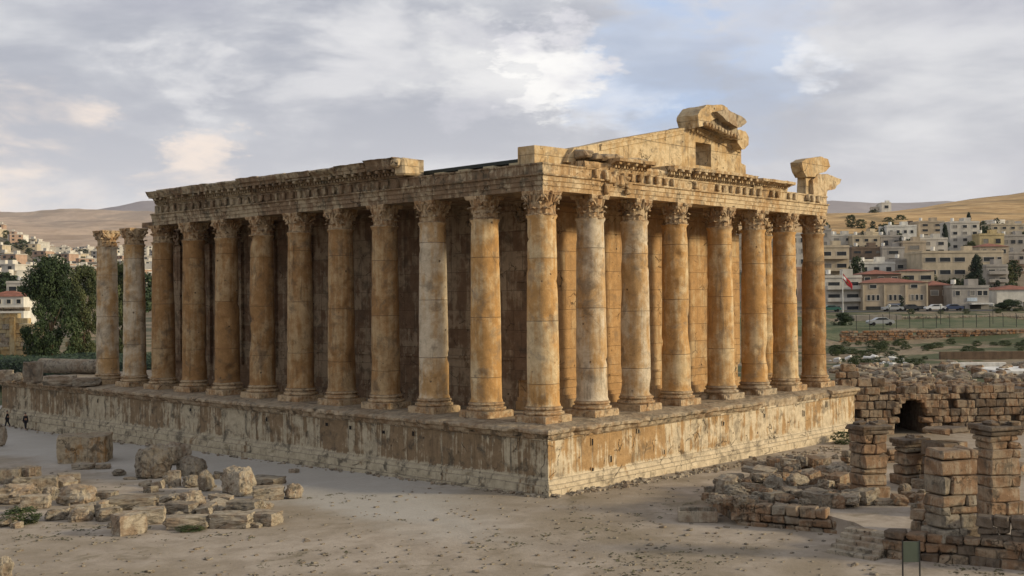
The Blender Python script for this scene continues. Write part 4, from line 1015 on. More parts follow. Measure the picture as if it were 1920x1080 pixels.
tag(mb.build('wall_remnant', [M_RUIN, M_BLKG], fixn=True), 'rubbly wall remnant behind the leftmost pier', 'wall')
# stone trough
g_ = ground(1309, 980); root = empty('stone_trough', (g_.x, g_.y, g_.z), YAW-pi/2-.12); tag(root, 'rectangular hollow stone trough lying left of the low wall', 'trough')
mb = MB(); L, D, H, t_ = 1.85, 1.25, .52, .10
mb.stone((0, t_/2, H/2), (L, t_, H), r_, None, .02, .01); mb.stone((0, D-t_/2, H/2), (L, t_, H), r_, None, .02, .01)
mb.stone((-L/2+t_/2, D/2, H/2), (t_, D-2*t_, H-.01), r_, None, .02, .01); mb.stone((L/2-t_/2, D/2, H/2), (t_, D-2*t_, H-.01), r_, None, .02, .01); mb.box((-L/2+.1, .1, .02), (L/2-.1, D-.1, .15))
mb.build('trough_body', M_BLK, root, fixn=True)
# right rubble
RR = [
 (1366, 1397, 886, 906, 'block', 'grey block high on the left end of the rubble heap'), (1408, 1434, 881, 899, 'block', 'dark square block at the top of the rubble heap'),
 (1463, 1503, 870, 894, 'block', 'large grey block on the crest of the rubble heap'), (1502, 1537, 867, 894, 'block', 'tan wedge block right of the large grey crest block'),
 (1321, 1342, 911, 929, 'block', 'small upright block at the left tip of the rubble heap'), (1343, 1400, 911, 935, 'block', 'long pale block near the left tip of the rubble heap'),
 (1426, 1486, 918, 947, 'block', 'big block with a slanting pale top in the middle of the heap'), (1499, 1537, 931, 951, 'round', 'rounded boulder right of the big slanting block'),
 (1536, 1566, 924, 955, 'block', 'dark faced block at the front right of the heap'), (1558, 1592, 926, 956, 'round', 'pale pointed rock at the front right of the heap'),
 (1593, 1616, 934, 952, 'round', 'small round rock left of the tall capped pier'), (1638, 1684, 933, 950, 'slab', 'flat slab lying before the tall capped pier'),
 (1567, 1599, 901, 924, 'round', 'rounded pale rock behind the front right blocks'), (1536, 1572, 885, 903, 'slab', 'flat pale slab on the rear slope of the heap'),
 (1683, 1715, 904, 931, 'round', 'round boulder between the two left piers'), (1714, 1745, 896, 918, 'block', 'block at the foot of the shorter pier'),
 (1728, 1756, 916, 940, 'block', 'pale cube left of the broad reddish pier'), (1690, 1722, 920, 938, 'slab', 'small tilted slab in front of the round boulder')]
for i, (a, b, c, d, sty, lab) in enumerate(RR):
    stone_px(a, b, c, d, sty, [M_BLKG, M_RUIN, M_BLKG, M_BLK][i % 4], i*2+1, lab, 'boulder' if sty == 'round' else 'stone block', {'round': 'boulder', 'slab': 'stone_slab', 'block': 'stone_block'}[sty], [.2, -.3, .5, .1][i % 4], .7, z=TZ-.15)
def gen_r(r_):
    x = r_.uniform(1330, 1625); return x, r_.uniform(885 if x > 1400 else 912, 948)
scatter(165, gen_r, 'small tumbled stone of the rubble heap left of the piers', 'small stones of the right rubble heap', [M_BLKG, M_RUIN, M_BLK], .35, 1.15, 8, lambda a, b: terr(a, b)+Vector((0, 0, random.Random(a).uniform(-.1, .2)+.75*max(0, 1-abs(a-1490)/130)*max(0, 1-abs(b-903)/40))), where_heap)
scatter(30, lambda q: (q.uniform(1680, 1920), q.uniform(880, 960)), 'small loose stone on the ground between the piers', 'small stones between the piers', [M_RUIN, M_RUIND, M_BLKG], .3, .9, 9, terr, where_pier)
scatter_stuff('rubble', 45, lambda q: (q.uniform(1330, 1620), q.uniform(848, 882)), 'tiny stone scattered on the ground beyond the rubble heap', [M_BLK, M_BLKG], .12, .5, 10, ground)
scatter_stuff('crumbled_stone', 260, lambda q: (lambda t: (1035+t*540, 926-t*92+q.uniform(2, 12)))(q.random()), 'tiny crumbled stone along the foot of the sunlit podium face', [M_BLK], .1, .35, 11, ground)
scatter_stuff('rubble', 26, lambda q: (q.uniform(1440, 1600), q.uniform(835, 860)) , 'pale pebble sized stone near the far right corner of the podium', [M_BLK], .1, .4, 12, ground)

scatter_stuff('foot_debris', 420, lambda q: (lambda t: (1030-t*1030, 930-t*135+q.uniform(-2, 7)))(q.random()), 'crumbs and grit banked along the foot of the long podium face', [M_BLKG, M_BLK], .06, .3, 15, ground)
# great broken wall with the arch behind the piers
def gd(px, d, z=None):
    q = CAM + HF*d + HR*((px-960)/FPX*d + 0); return Vector((q.x, q.y, 0))
a, b = gd(1580, 90.0), gd(2060, 92)
L = (b-a).length; k = L/(480)        # metres per pixel along the wall
def hf(t):
    x = 1580+480*t
    return (5.6 if x < 1645 else 4.2 if x < 1660 else 3.75+.15*sin(x*.13)) + .2*sin(x*.31) if x < 1900 else 3.3
ac = (1706-1580)*k; aw = 1.15
def hole(c, z): return (abs(c-ac) < aw and z < -2.3) or (c-ac)**2+(z+2.3)**2 < (aw+.1)**2
mb = MB(); M = masonry(mb, a, b, -4.2, hf, .7, .52, .55, 1.15, r_, hole=hole, ch=.07, jit=.05)
for i in range(9):
    an = pi*(i+.5)/9; mb.stone((ac+cos(an)*(aw+.2), .25, -2.3+sin(an)*(aw+.22)), (.5, .8, .5), r_, M, .06, .04)
wl = mb.build('arched_wall', [M_RUIN, M_RUIND], fixn=True); tag(wl, 'great broken block wall with a dark arch beyond the piers', 'wall')
mb = MB(); mb.box((0, .72, -4.4), (ac-aw, 8, -.6), M=M); mb.box((ac+aw, .72, -4.4), (L, 8, -.6), M=M); mb.box((ac-aw, .72, -1.2), (ac+aw, 8, -.6), M=M); mb.box((ac-aw, 7.5, -4.4), (ac+aw, 8, -1.21), M=M)
mb.build('wall_core', M_RUIND, wl, fixn=True)
mb = MB()
for i in range(140):
    c = r_.uniform(3.5, L); mb.stone((c, r_.uniform(.7, 7.5), r_.uniform(-.7, -.3)), (r_.uniform(.4, 1.1), r_.uniform(.4, .9), r_.uniform(.3, .6)), r_, M, .08, .06)
mb.build('wall_top_stones', [M_RUIN], wl, fixn=True)
def tz(px, d):
    ang = math.atan((px-960)/FPX); r0 = d/cos(ang); return terrain(r0, ang)
def ontr(px, d, dz=0): q = gd(px, d); q.z = tz(px, d)+dz; return q
r2 = random.Random(77)
scatter_stuff('mound_rubble', 420, lambda q: (q.uniform(1560, 1960), q.uniform(98, 124)), 'loose stone strewn over the top of the ruined mound behind the arched wall', [M_RUIN, M_BLKG, M_BLK], .3, 1.2, 13, ontr)
scatter_stuff('scrub_rubble', 60, lambda q: (q.uniform(1555, 1700), q.uniform(120, 140)), 'whitish stone in the scrub left of the brown bank', [M_BLK, M_WHITE], .3, 1.0, 14, ontr)
def long_wall(name, x0, x1, d, z0, h, course, mats, label, thick=.6, x1d=None, bw=(.4, .9)):
    a, b = gd(x0, d), gd(x1, x1d or d); mb = MB(); masonry(mb, a, b, z0, lambda t: h, thick, course, bw[0], bw[1], random.Random(int(x0+d)), ch=.06, jit=.03)
    return tag(mb.build(name, mats, fixn=True), label, 'wall')
M_FW = stone_mat('field_wall_stone', (0.30, 0.22, 0.15), (0.34, 0.17, 0.075), (0.13, 0.10, 0.07), patch=.5, streak=.1, soot=.5, scale=2.0)
long_wall('field_wall', 1578, 2010, 170.6, -.25, 2.0, .36, [M_FW, M_RUIN], 'long reddish rubble wall holding the green field', .8)
long_wall('pale_wall', 1690, 2010, 214.6, 1.6, 1.15, .4, [M_BLK, M_BLK], 'low pale stone wall between the green field and the road', .6)
mb = MB(); a, b = gd(1600, 214.5), gd(1690, 214.5); ux = (b-a).normalized(); uy = Vector((-ux.y, ux.x, 0)); M = Matrix(((ux.x, uy.x, 0, a.x), (ux.y, uy.y, 0, a.y), (0, 0, 1, 0), (0, 0, 0, 1)))
mb.box((0, 0, 1.2), ((b-a).length, 3, 3.1), M=M); tag(mb.build('grey_bank_wall', plain('render_grey', (.27, .24, .2), .9, .2), fixn=True), 'plain grey rendered bank wall left of the pale stone wall', 'wall')
def slab_px(name, x0, x1, d, dz0, dz1, dep, mat, label, cat):
    a, b = gd(x0, d), gd(x1, d); ux = (b-a).normalized(); uy = Vector((-ux.y, ux.x, 0)); M = Matrix(((ux.x, uy.x, 0, a.x), (ux.y, uy.y, 0, a.y), (0, 0, 1, 0), (0, 0, 0, 1)))
    z = tz((x0+x1)/2, d); mb = MB(); mb.stone(((b-a).length/2, dep/2, z+(dz0+dz1)/2), ((b-a).length, dep, dz1-dz0), random.Random(int(x0)), M, .04, .02); return tag(mb.build(name, mat, fixn=True), label, cat)
slab_px('garden_wall', 1768, 1885, 121, -.4, .55, .5, M_WHITE, 'low whitish wall at the far edge of the ruined mound', 'wall')
slab_px('viewing_platform', 1872, 1990, 112, -.5, .35, 7, M_WHITE, 'pale concrete walkway at the right edge above the mound', 'walkway')
slab_px('earth_bank', 1762, 2010, 134, -.5, .9, .6, plain('brown_bank', (.13, .09, .06), .9, .3), 'straight brown bank in the scrub beyond the pale walkway', 'bank')
# road
mb = MB(); rw = []
for px in range(1500, 2120, 20): 
    rw.append((px, [ontr(px, d, .03) for d in (236.5, 246)]))
mb.grid([[q[0] for _, q in rw], [q[1] for _, q in rw]], flip=True)
tag(mb.build('road', plain('asphalt', (.06, .06, .06), .9, .2)), 'asphalt road in front of the town', 'road', kind='structure')

# ------------------------------------------------------------------ vegetation
def crown_mesh(seed, shape='round', n=2600, leaf_=.045, mat=M_LEAF):
    """unit crown (radius 1, z 0..2) out of leaf clumps"""
    r_ = random.Random(seed); vs = []; fs = []
    lobes = []
    for i in range(110):
        z = r_.random()
        if shape == 'cone': R = (1-z)**.8*.9+.06
        elif shape == 'poplar': R = .62*sin(pi*min(max(z*.93+.05, 0), 1))**.6+.12
        else: R = .92*sin(pi*min(max(z*.86+.1, .02), 1))**.55
        a = r_.uniform(0, 2*pi); rr = R*r_.random()**.4
        lobes.append((Vector((cos(a)*rr, sin(a)*rr, z*2)), r_.uniform(.13, .30)*(1.0 if shape != 'cone' else .8)))
    for i in range(n):
        c, R = lobes[r_.randrange(len(lobes))]
        d = Vector((r_.gauss(0, 1), r_.gauss(0, 1), r_.gauss(0, 1))).normalized()*R*r_.random()**.25
        d.z *= .75; p = c+d; s_ = leaf_*r_.uniform(.6, 1.5)
        u = Vector((r_.gauss(0, 1), r_.gauss(0, 1), r_.gauss(0, .6))).normalized(); v = u.cross(d.normalized()+Vector((.1, .2, .3))).normalized()
        b = len(vs); vs += [p-u*s_, p+v*s_*.6, p+u*s_, p-v*s_*.6]; fs.append((b, b+1, b+2, b+3))
    me = bpy.data.meshes.new('crown'); me.from_pydata([tuple(v) for v in vs], [], fs); me.materials.append(mat); return me
def trunk_mesh(seed):
    r_ = random.Random(seed); mb = MB(); mb.tube((0, 0, -.5), (0, 0, .5), .10, .07, 7)
    mb.tube((0, 0, .5), (.05, 0, 1.3), .07, .03, 6)
    for i in range(6):
        a = i*1.1+r_.random(); z = r_.uniform(.25, 1.0); mb.tube((0, 0, z), (cos(a)*.5, sin(a)*.5, z+.5), .04, .012, 5)
    o = mb.build('trunk', M_BARK); m = o.data; bpy.data.objects.remove(o); return m
TRK = trunk_mesh(1)
CR = {'a': crown_mesh(1, 'round', 26000, .028), 'b': crown_mesh(2, 'round', 22000, .029, M_LEAF2), 'c': crown_mesh(3, 'cone', 14000, .034, M_CONIF), 'p': crown_mesh(4, 'poplar', 9000, .034),
      's': crown_mesh(5, 'round', 1500, .09), 't': crown_mesh(6, 'round', 1500, .09, M_LEAF2), 'k': crown_mesh(7, 'cone', 600, .11, M_CONIF), 'u': crown_mesh(8, 'round', 2500, .06, M_BUSH)}
def tree(p, h, w_, kind, label, cat='tree', group=None, name=None, clear=.08):
    o = empty(name or ('bush' if cat == 'bush' else 'tree'), p); tag(o, label, cat, group)
    t = link('trunk', TRK, o); t.scale = (h*.2, h*.2, h*.42)
    c = link('crown', CR[kind], o, (0, 0, h*clear)); c.scale = (w_/2, w_/2, h*(1-clear)/2); c.rotation_euler[2] = p[0] % 6.28
    return o
def tree_px(x0, x1, yt, yb, d, kind, label, cat='tree', group=None, sink=0, clear=.08):
    xm = (x0+x1)/2; zt = at(xm, yt, d).z; zb = at(xm, yb, d).z; g_ = gd(xm, d); zg = min(zb, tz(xm, d))
    return tree((g_.x, g_.y, zg-sink), zt-zg, (x1-x0)*d/FPX, kind, label, cat, group, clear=clear)
tree_px(38, 152, 488, 668, 142, 'a', 'tall dense dark green tree left of the standing columns')
tree_px(118, 196, 505, 672, 150, 'b', 'lighter green tree between the dark tree and the leftmost column')
tree_px(196, 262, 498, 672, 155, 'b', 'green tree seen between the two free standing columns')
tree_px(1804, 1858, 479, 541, 268, 'c', 'dark conifer rising before the long white building', 'conifer', clear=.03)
tree_px(1558, 1602, 588, 632, 196, 'a', 'dark round tree beside the flagpole foot')
tree_px(1682, 1700, 556, 590, 247, 'k', 'narrow dark cypress before the cream building with shop fronts', 'cypress')
tree_px(1862, 1925, 563, 604, 236, 'a', 'dark spreading tree at the right edge by the road')
tree_px(1762, 1784, 420, 458, 372, 'c', 'dark conifer left of the tall pale apartment block', 'conifer')
tree_px(1808, 1828, 399, 417, 415, 'c', 'small conifer behind the roof of the tall pale apartment block', 'conifer')
tree_px(1590, 1625, 484, 520, 296, 's', 'dark tree clump right of the cream framed apartment block')
tree_px(1836, 1862, 425, 442, 392, 's', 'dark tree right of the tall pale apartment block')
for i, (x0, x1, yt, yb, d) in enumerate([(1585, 1608, 404, 427, 470), (1604, 1628, 412, 430, 470), (1655, 1680, 408, 424, 500), (1676, 1704, 404, 424, 510), (1540, 1556, 418, 436, 430), (1628, 1650, 384+10, 402, 700)]):
    tree_px(x0, x1, yt, yb, d, 't', 'olive green tree clump on the slope above the houses', group='tree clumps on the slope')
tree_px(1650, 1672, 421, 440, 405, 's', 'dark tree left of the upper white house')
for i in range(70):
    x = r2.uniform(1540, 1925); d = r2.choice([r2.uniform(262, 300), r2.uniform(300, 460)]); s_ = r2.uniform(3, 6); q = ontr(x, d)
    tree((q.x, q.y, q.z-.3), s_, s_*r2.uniform(.7, 1.1), r2.choice('sstk'), '%s dark tree %s, %s the long cream building' % ('round' if s_ > 4.5 else 'low', 'near the temple edge' if x < 1620 else 'behind the tan building' if x < 1730 else 'in front of the tall apartment block' if x < 1840 else 'toward the right edge', 'below' if d < 300 else 'above'), group='small trees among the right hand houses')
for i in range(46):
    d = r2.uniform(126, 166); x = r2.uniform(1560, 1960)
    if d < 140 and x > 1740: d = 160
    q = ontr(x, d); s_ = r2.uniform(.5, 1.4); tree((q.x, q.y, q.z-.2), s_, s_*r2.uniform(1.3, 2.2), 'u', '%s green shrub %s' % ('large' if s_ > 1.1 else 'middling' if s_ > .8 else 'little', ('below the flagpole' if x < 1620 else 'left of the brown bank' if x < 1760 else 'above the brown bank' if x < 1860 else 'at the right picture edge')+(', close to the reddish wall' if d > 150 else ', close to the mound')), 'bush', 'shrubs in the scrub')
for i in range(4):
    q = ontr(1710+i*52+r2.uniform(-6, 6), 226); s_ = r2.uniform(.8, 1.3); tree((q.x, q.y, q.z-.1), s_, s_*1.5, 'u', 'small dark bush on the verge between pale wall and road', 'bush', 'verge bushes')
q = ground(1582, 832); tree((q.x, q.y, q.z-.1), 1.0, 1.9, 'u', 'green bush growing at the far right corner of the podium', 'bush')
q = ground(40, 982); tree((q.x, q.y, q.z-.1), .9, 2.0, 'u', 'green bush among the stones at the left edge', 'bush')
for x, y in ((1248, 758), (1170, 757)):
    q = on(x, y, 2, 0); tree((q.x, q.y, -.05), .45, .75, 'u', 'small plant growing from the podium floor between two columns', 'plant', 'plants between columns', 'plant')
q = ground(358, 994); tree((q.x, q.y, q.z-.05), .3, 1.6, 'u', 'low green weed beside the flat slabs', 'plant', name='plant')
# undergrowth behind the podium at left: dark mass
r_ = random.Random(5); vs = []; fs = []
for i in range(16000):
    px = r_.uniform(-60, 330); d = r_.uniform(127, 140); q = gd(px, d); zt = 0.65+.5*nz((px*.02, d*.2, 0)); p = Vector((q.x, q.y, zt-3.6*r_.random()**1.6)); s_ = r_.uniform(.12, .3)
    u = Vector((r_.gauss(0, 1), r_.gauss(0, 1), r_.gauss(0, .6))).normalized(); v = u.orthogonal().normalized(); b = len(vs)
    vs += [tuple(p-u*s_), tuple(p+v*s_*.6), tuple(p+u*s_), tuple(p-v*s_*.6)]; fs.append((b, b+1, b+2, b+3))
me = bpy.data.meshes.new('undergrowth'); me.from_pydata(vs, [], fs); me.materials.append(M_CONIF)
tag(link('undergrowth', me), 'dark undergrowth massed behind the left end of the podium', 'undergrowth', kind='stuff')
# ground litter: tufts and pebbles
vs = []; fs = []; pv = []; pf = []
for i in range(2200):
    px = r_.uniform(-150, 1950); py = 905+175*r_.random()**.8
    p = ground(px, py)
    if nz((p.x*.16, p.y*.16, 3)) < .08+.25*r_.random(): continue
    if p.x > -2.9 and p.y > -2.9: continue
    if 1320 < px and py < 1040 and px > 1320: continue
    s_ = r_.uniform(.04, .16)
    for j in range(7):
        a = r_.uniform(0, 6.28); o = p+Vector((cos(a), sin(a), 0))*s_*r_.random()*1.8; b = len(vs); t = Vector((cos(a+1.5), sin(a+1.5), 0))*s_*.5
        vs += [tuple(o-t), tuple(o+t), tuple(o+Vector((cos(a)*s_*.7, sin(a)*s_*.7, s_*r_.uniform(.1, .35))))]; fs.append((b, b+1, b+2))
me = bpy.data.meshes.new('grass_tufts'); me.from_pydata(vs, [], fs); me.materials.append(leaf_mat('dry_grass', (.05, .045, .022), (.13, .12, .06))); tag(link('grass_tufts', me), 'sparse dark tufts dotting the courtyard earth', 'grass', kind='stuff')
mb = MB()
for i in range(1000):
    px = r_.uniform(-50, 1650); py = 880+200*r_.random()**.9; p = ground(px, py)
    if p.x > -2.9 and p.y > -2.9: continue
    if -13 < p.x < -2.5 and p.y > 6: continue
    s_ = r_.uniform(.04, .15)*(1 if r_.random() > .05 else 1.8); mb.stone((p.x, p.y, p.z+s_*.12), (s_*1.4, s_, s_*.5), r_, None, s_*.2, s_*.12)
tag(mb.build('pebbles', M_BLKG), 'small pebbles scattered over the courtyard', 'pebbles', kind='stuff')

# ------------------------------------------------------------------ houses
def wm(n, c): return plain('wall_'+n, c, .9, .22, .5)
HM = {'cream': wm('cream', (.46, .39, .28)), 'white': wm('white', (.60, .58, .52)), 'grey': wm('grey', (.34, .315, .28)), 'brown': wm('brown', (.17, .125, .09)), 'tan': wm('tan', (.40, .33, .24)), 'pale': wm('pale', (.50, .47, .41)), 'pink': wm('pink', (.38, .26, .19)), 'yellow': wm('yellow', (.46, .37, .20))}
def house(x0, x1, yt, yb, d, mat, label, rows=2, cols=3, roof='flat', dep=9, rot=0.0, win='w', name='house', cat='house', balc=False, wins=None, group=None, extra=None, rmat=None):
    xm = (x0+x1)/2; W_ = (x1-x0)*d/FPX; zt = at(xm, yt, d).z; zb = at(xm, yb, d).z; zg = min(zb, tz(xm, d)-.3); q = gd(xm, d)
    root = empty(name, (q.x, q.y, zb), YAW-pi/2+rot); tag(root, label, cat, group); H = zt-zb; m = HM[mat] if isinstance(mat, str) else mat
    mb = MB(); mb.box((-W_/2, 0, zg-zb-1), (W_/2, dep, H)); mb.build('wall', m, root)
    mb = MB()
    if roof == 'flat':
        mb.box((-W_/2-.15, -.15, H), (W_/2+.15, dep+.15, H+.22)); mb.box((-W_/2-.05, -.05, H+.22), (W_/2+.05, .15, H+.6)); mb.box((-W_/2-.05, dep-.15, H+.22), (W_/2+.05, dep+.05, H+.6)); mb.box((-W_/2-.05, .16, H+.22), (-W_/2+.15, dep-.16, H+.6)); mb.box((W_/2-.15, .16, H+.22), (W_/2+.05, dep-.16, H+.6))
        if W_ > 5: mb.box((W_*.12, dep*.4, H+.22), (W_*.12+2.2, dep*.4+2.4, H+2.0))
        ro = mb.build('roof', m, root)
        if W_ > 6 and d < 420: mb = MB(); mb.tube((-W_*.25, dep*.5, H+.9), (-W_*.25, dep*.5, H+1.9), .55, .55, 10); mb.tube((-W_*.25, dep*.5, H+.2), (-W_*.25, dep*.5, H+.9), .1, .1, 4); mb.build('water_tank', M_WHITE, ro)
    else:
        e = .3; rh = 1.1 if roof == 'hip' else .6; k = min(W_, dep)/2
        mb.add([(-W_/2-e, -e, H), (W_/2+e, -e, H), (W_/2+e, dep+e, H), (-W_/2-e, dep+e, H), (-W_/2+k, dep/2, H+rh), (W_/2-k, dep/2, H+rh)], [(0, 1, 5, 4), (1, 2, 5), (2, 3, 4, 5), (3, 0, 4), (3, 2, 1, 0)])
        mb.build('roof', rmat or M_TILE, root)
    WL = wins
    if WL is None:
        WL = []
        for r0 in range(rows):
            for c0 in range(cols): WL.append(((c0+.5)/cols, 1-(r0+.52)/rows, .42/cols if win == 'w' else .62/cols, .42/rows if win == 'w' else .34/rows))
    for (u, v, ww, hh) in WL:
        cx_ = -W_/2+u*W_; cz = v*H; a = ww*W_/2; b = hh*H/2
        mb = MB(); t = .09; mb.box((cx_-a-t, -.10, cz-b-t), (cx_+a+t, -.002, cz-b)); mb.box((cx_-a-t, -.08, cz+b), (cx_+a+t, -.002, cz+b+t)); mb.box((cx_-a-t, -.08, cz-b), (cx_-a, -.002, cz+b)); mb.box((cx_+a, -.08, cz-b), (cx_+a+t, -.002, cz+b))
        f = mb.build('window', m if d > 330 else HM['pale'], root)
        mb = MB(); mb.box((cx_-a, -.03, cz-b), (cx_+a, -.004, cz+b)); mb.build('pane', M_GLASS if (int(cx_*7+cz*3) % 4) else M_SHUT, f)
    if balc:
        for r0 in range(rows):
            z = H*(1-(r0+.96)/rows); mb = MB(); mb.box((-W_*.45, -1.2, z), (W_*.45, -.01, z+.14)); mb.box((-W_*.45, -1.2, z+.14), (W_*.45, -1.1, z+.85))
            for k in (-.45, .438): mb.box((W_*k, -1.09, z+.14), (W_*k+.1, -.01, z+.85))
            mb.build('balcony', m, root)
    if extra: extra(root, W_, H, dep)
    return root
def wrow(us, v, w_, h): return [(u, v, w_, h) for u in us]
house(1536, 1593, 464, 532, 300, 'cream', 'cream framed apartment block just right of the temple', 3, 2, win='l', balc=True, cat='apartment block', name='apartment_block', dep=12)
house(1546, 1616, 521, 589, 252, 'pale', 'pale grey house with balconies behind the flag', 3, 2, win='l', balc=True)
def shopf(root, W_, H, dep):
    mb = MB()
    for u in (.17, .5, .83): mb.box((-W_/2+(u-.11)*W_, -.05, .1), (-W_/2+(u+.11)*W_, -.003, H*.24))
    mb.build('shop_front', M_METAL, root)
    mb = MB()
    for u in (.02, .34, .66, .98): mb.box((-W_/2+u*W_-.15, -.22, 0), (-W_/2+u*W_+.15, -.003, H*.93))
    mb.build('facade_pier', HM['cream'], root)
    mb = MB(); mb.box((-W_*.10, -.3, H*.27), (W_*.10, -.06, H*.33)); mb.build('awning', plain('awning_blue', (.12, .15, .22)), root)
house(1616, 1740, 530, 588, 250, 'tan', 'tan building with nine narrow windows and three dark shop fronts', roof='hip', wins=wrow([.10, .17, .24, .43, .50, .57, .76, .83, .90], .52, .04, .17)+wrow([.17, .79], .88, .10, .11), extra=shopf, cat='building', name='building', dep=11)
house(1741, 1786, 535, 588, 255, 'brown', 'dark house with a red hipped roof right of the tan building', 2, 2, roof='hip', win='l')
def awn(root, W_, H, dep):
    mb = MB(); mb.box((-W_*.05, -1.6, H*.36), (W_*.5, -.01, H*.42)); mb.build('awning', M_WHITE, root)
    mb = MB(); mb.box((-W_*.1, -.12, H*.48), (W_*.18, -.003, H*.62)); mb.build('signboard', plain('signboard_pale_blue', (.45, .52, .58)), root)
    mb = MB(); mb.box((-W_*.02, -.05, .05), (W_*.28, -.003, H*.34)); mb.box((-W_*.42, -.05, .05), (-W_*.16, -.003, H*.30)); mb.build('shop_front', M_METAL, root)
house(1785, 1854, 540, 588, 250, 'grey', 'grey shop building with a pale blue signboard and white awning', wins=wrow([.15, .55, .75, .9], .8, .12, .18), extra=awn, cat='building', name='building')
house(1869, 1960, 543, 588, 258, 'white', 'white hall with a red roof at the right edge', wins=wrow([.15, .35, .6], .35, .12, .25), roof='hip', cat='building', name='building', dep=12)
house(1850, 1890, 500, 545, 290, 'grey', 'grey house with open balconies left of the right edge', 3, 2, balc=True, win='l')
house(1730, 1882, 474, 552, 300, 'cream', 'long cream school like building with three rows of wide windows', wins=[(u, v, .13, .10) for v in (.84, .54, .24) for u in (.10, .28, .46, .82)]+[(.95, v, .05, .1) for v in (.84, .54, .24)], cat='building', name='long_building', dep=14)
house(1838, 1892, 462, 480, 322, 'tan', 'house with red hipped roof behind the long cream building', 1, 3, roof='hip')
house(1688, 1752, 508, 532, 282, 'cream', 'cream block with a thin red roof edge before the long building', 1, 2, roof='low', win='l')
house(1614, 1690, 514, 532, 276, 'brown', 'low building under a broad red tiled roof', 1, 3, roof='hip')
house(1610, 1678, 495, 514, 305, 'white', 'low white flat building left of the long building', 1, 3, win='w')
house(1680, 1733, 489, 510, 312, 'grey', 'grey building with a flat overhanging roof', 1, 3, win='l')
house(1694, 1737, 455, 490, 350, 'tan', 'tan house with a pale upper storey', 2, 1)
house(1664, 1720, 425, 444, 402, 'white', 'upper white house with four small windows and a roof canopy', wins=wrow([.15, .38, .62, .84], .5, .1, .3))
house(1783, 1838, 418, 468, 378, 'pale', 'tall pale apartment block with four storeys', 4, 3, cat='apartment block', name='apartment_block')
house(1558, 1603, 443, 466, 385, 'pale', 'pale two storey house at the left of the upper row', 2, 2)
house(1600, 1651, 444, 468, 380, 'cream', 'cream two storey house in the upper row', 2, 3)
house(1598, 1660, 466, 492, 350, 'brown', 'long brown unplastered building', 2, 3, win='l')
house(1655, 1697, 466, 494, 348, 'grey', 'dark grey unplastered building beside the tan house', 2, 1)
house(1724, 1772, 417, 446, 408, 'tan', 'tan three storey house with red awnings left of the conifer', 3, 2)
house(1727, 1778, 449, 478, 356, 'pale', 'pale house with a shed roof above the long building', 2, 2)
house(1860, 1925, 422, 442, 410, 'cream', 'cream terrace of houses at the upper right edge', 2, 4)
house(1880, 1935, 443, 463, 385, 'grey', 'grey building with dark shop row at the upper right', 1, 4, win='l')
house(1838, 1884, 441, 462, 372, 'yellow', 'yellowish wall like house beside the tall apartment block', 1, 2)
house(1888, 1925, 476, 505, 335, 'grey', 'grey house half hidden at the right edge above the trees', 2, 2)
house(1530, 1560, 432, 465, 372, 'grey', 'narrow grey house touching the temple outline', 2, 1)
house(1652, 1692, 444, 466, 384, 'grey', 'grey house below the upper white house', 1, 2)
house(1484, 1512, 440, 500, 330, 'pale', 'pale building glimpsed between the last two columns', 3, 2)
house(1484, 1512, 505, 560, 280, 'pink', 'pinkish building glimpsed low between the last two columns', 2, 2)
house(1655, 1673, 381, 394, 715, 'white', 'white cube house on the ochre ridge', 1, 1, dep=8)
house(1638, 1655, 389, 396, 720, 'pale', 'low pale annex beside the white ridge house', 1, 2, dep=6)
rh = random.Random(9); mats = list(HM)
for i in range(34):
    x = rh.uniform(1545, 1925); d = rh.uniform(325, 470); w_ = rh.uniform(22, 40); y = at(x, 500, d); zt = tz(x, d); py = 557-(zt-7.09)*FPX/d; hpx = rh.uniform(12, 24); hmat = rh.choice(['pale', 'grey', 'tan', 'cream', 'brown', 'white'])
    house(x-w_/2, x+w_/2, py-hpx, py, d, hmat, '%s small house %s, %s row of the hillside' % (hmat, 'near the temple edge' if x < 1640 else 'above the tan building' if x < 1730 else 'by the tall apartment block' if x < 1840 else 'toward the right edge', 'lower' if d < 365 else 'middle' if d < 420 else 'upper'), 2 if hpx > 17 else 1, rh.choice([2, 3]), rot=rh.uniform(-.35, .35), group='small houses of the right hand hillside', dep=8)
# left side
house(12, 58, 531, 552, 300, 'pale', 'pale house with dark windows left of the tall tree', wins=wrow([.25, .75], .5, .3, .4))
house(-30, 44, 556, 574, 222, 'white', 'low house under an orange red roof at the left edge', 1, 4, roof='hip', dep=6)
house(150, 184, 560, 606, 200, 'tan', 'tan house partly hidden behind the lighter green tree', 2, 2)
# templates for the far left town, copied with their parts
def mini(mat, w_, h, rows, cols):
    root = empty('town_house'); mb = MB(); mb.box((-w_/2, 0, -4), (w_/2, 9, h)); mb.build('wall', HM[mat], root)
    mb = MB(); mb.box((-w_/2-.3, -.3, h), (w_/2+.3, 9.3, h+.35)); mb.box((w_*.1, 3, h+.35), (w_*.1+2.4, 5.5, h+2.2)); mb.build('roof', HM['pale'], root)
    for r0 in range(rows):
        for c0 in range(cols):
            mb = MB(); cx_ = -w_/2+(c0+.5)*w_/cols; z = (r0+.55)*h/rows; mb.box((cx_-.9, -.06, z-.7), (cx_+.9, -.003, z+.7)); mb.build('window', M_GLASS, root)
    return root
TM = [mini('white', 12, 6, 2, 3), mini('pale', 15, 8, 3, 3), mini('tan', 11, 5, 2, 2), mini('cream', 14, 7, 2, 3), mini('pink', 10, 9, 3, 2), mini('grey', 16, 6, 2, 3)]
used = set(); n_ = 0
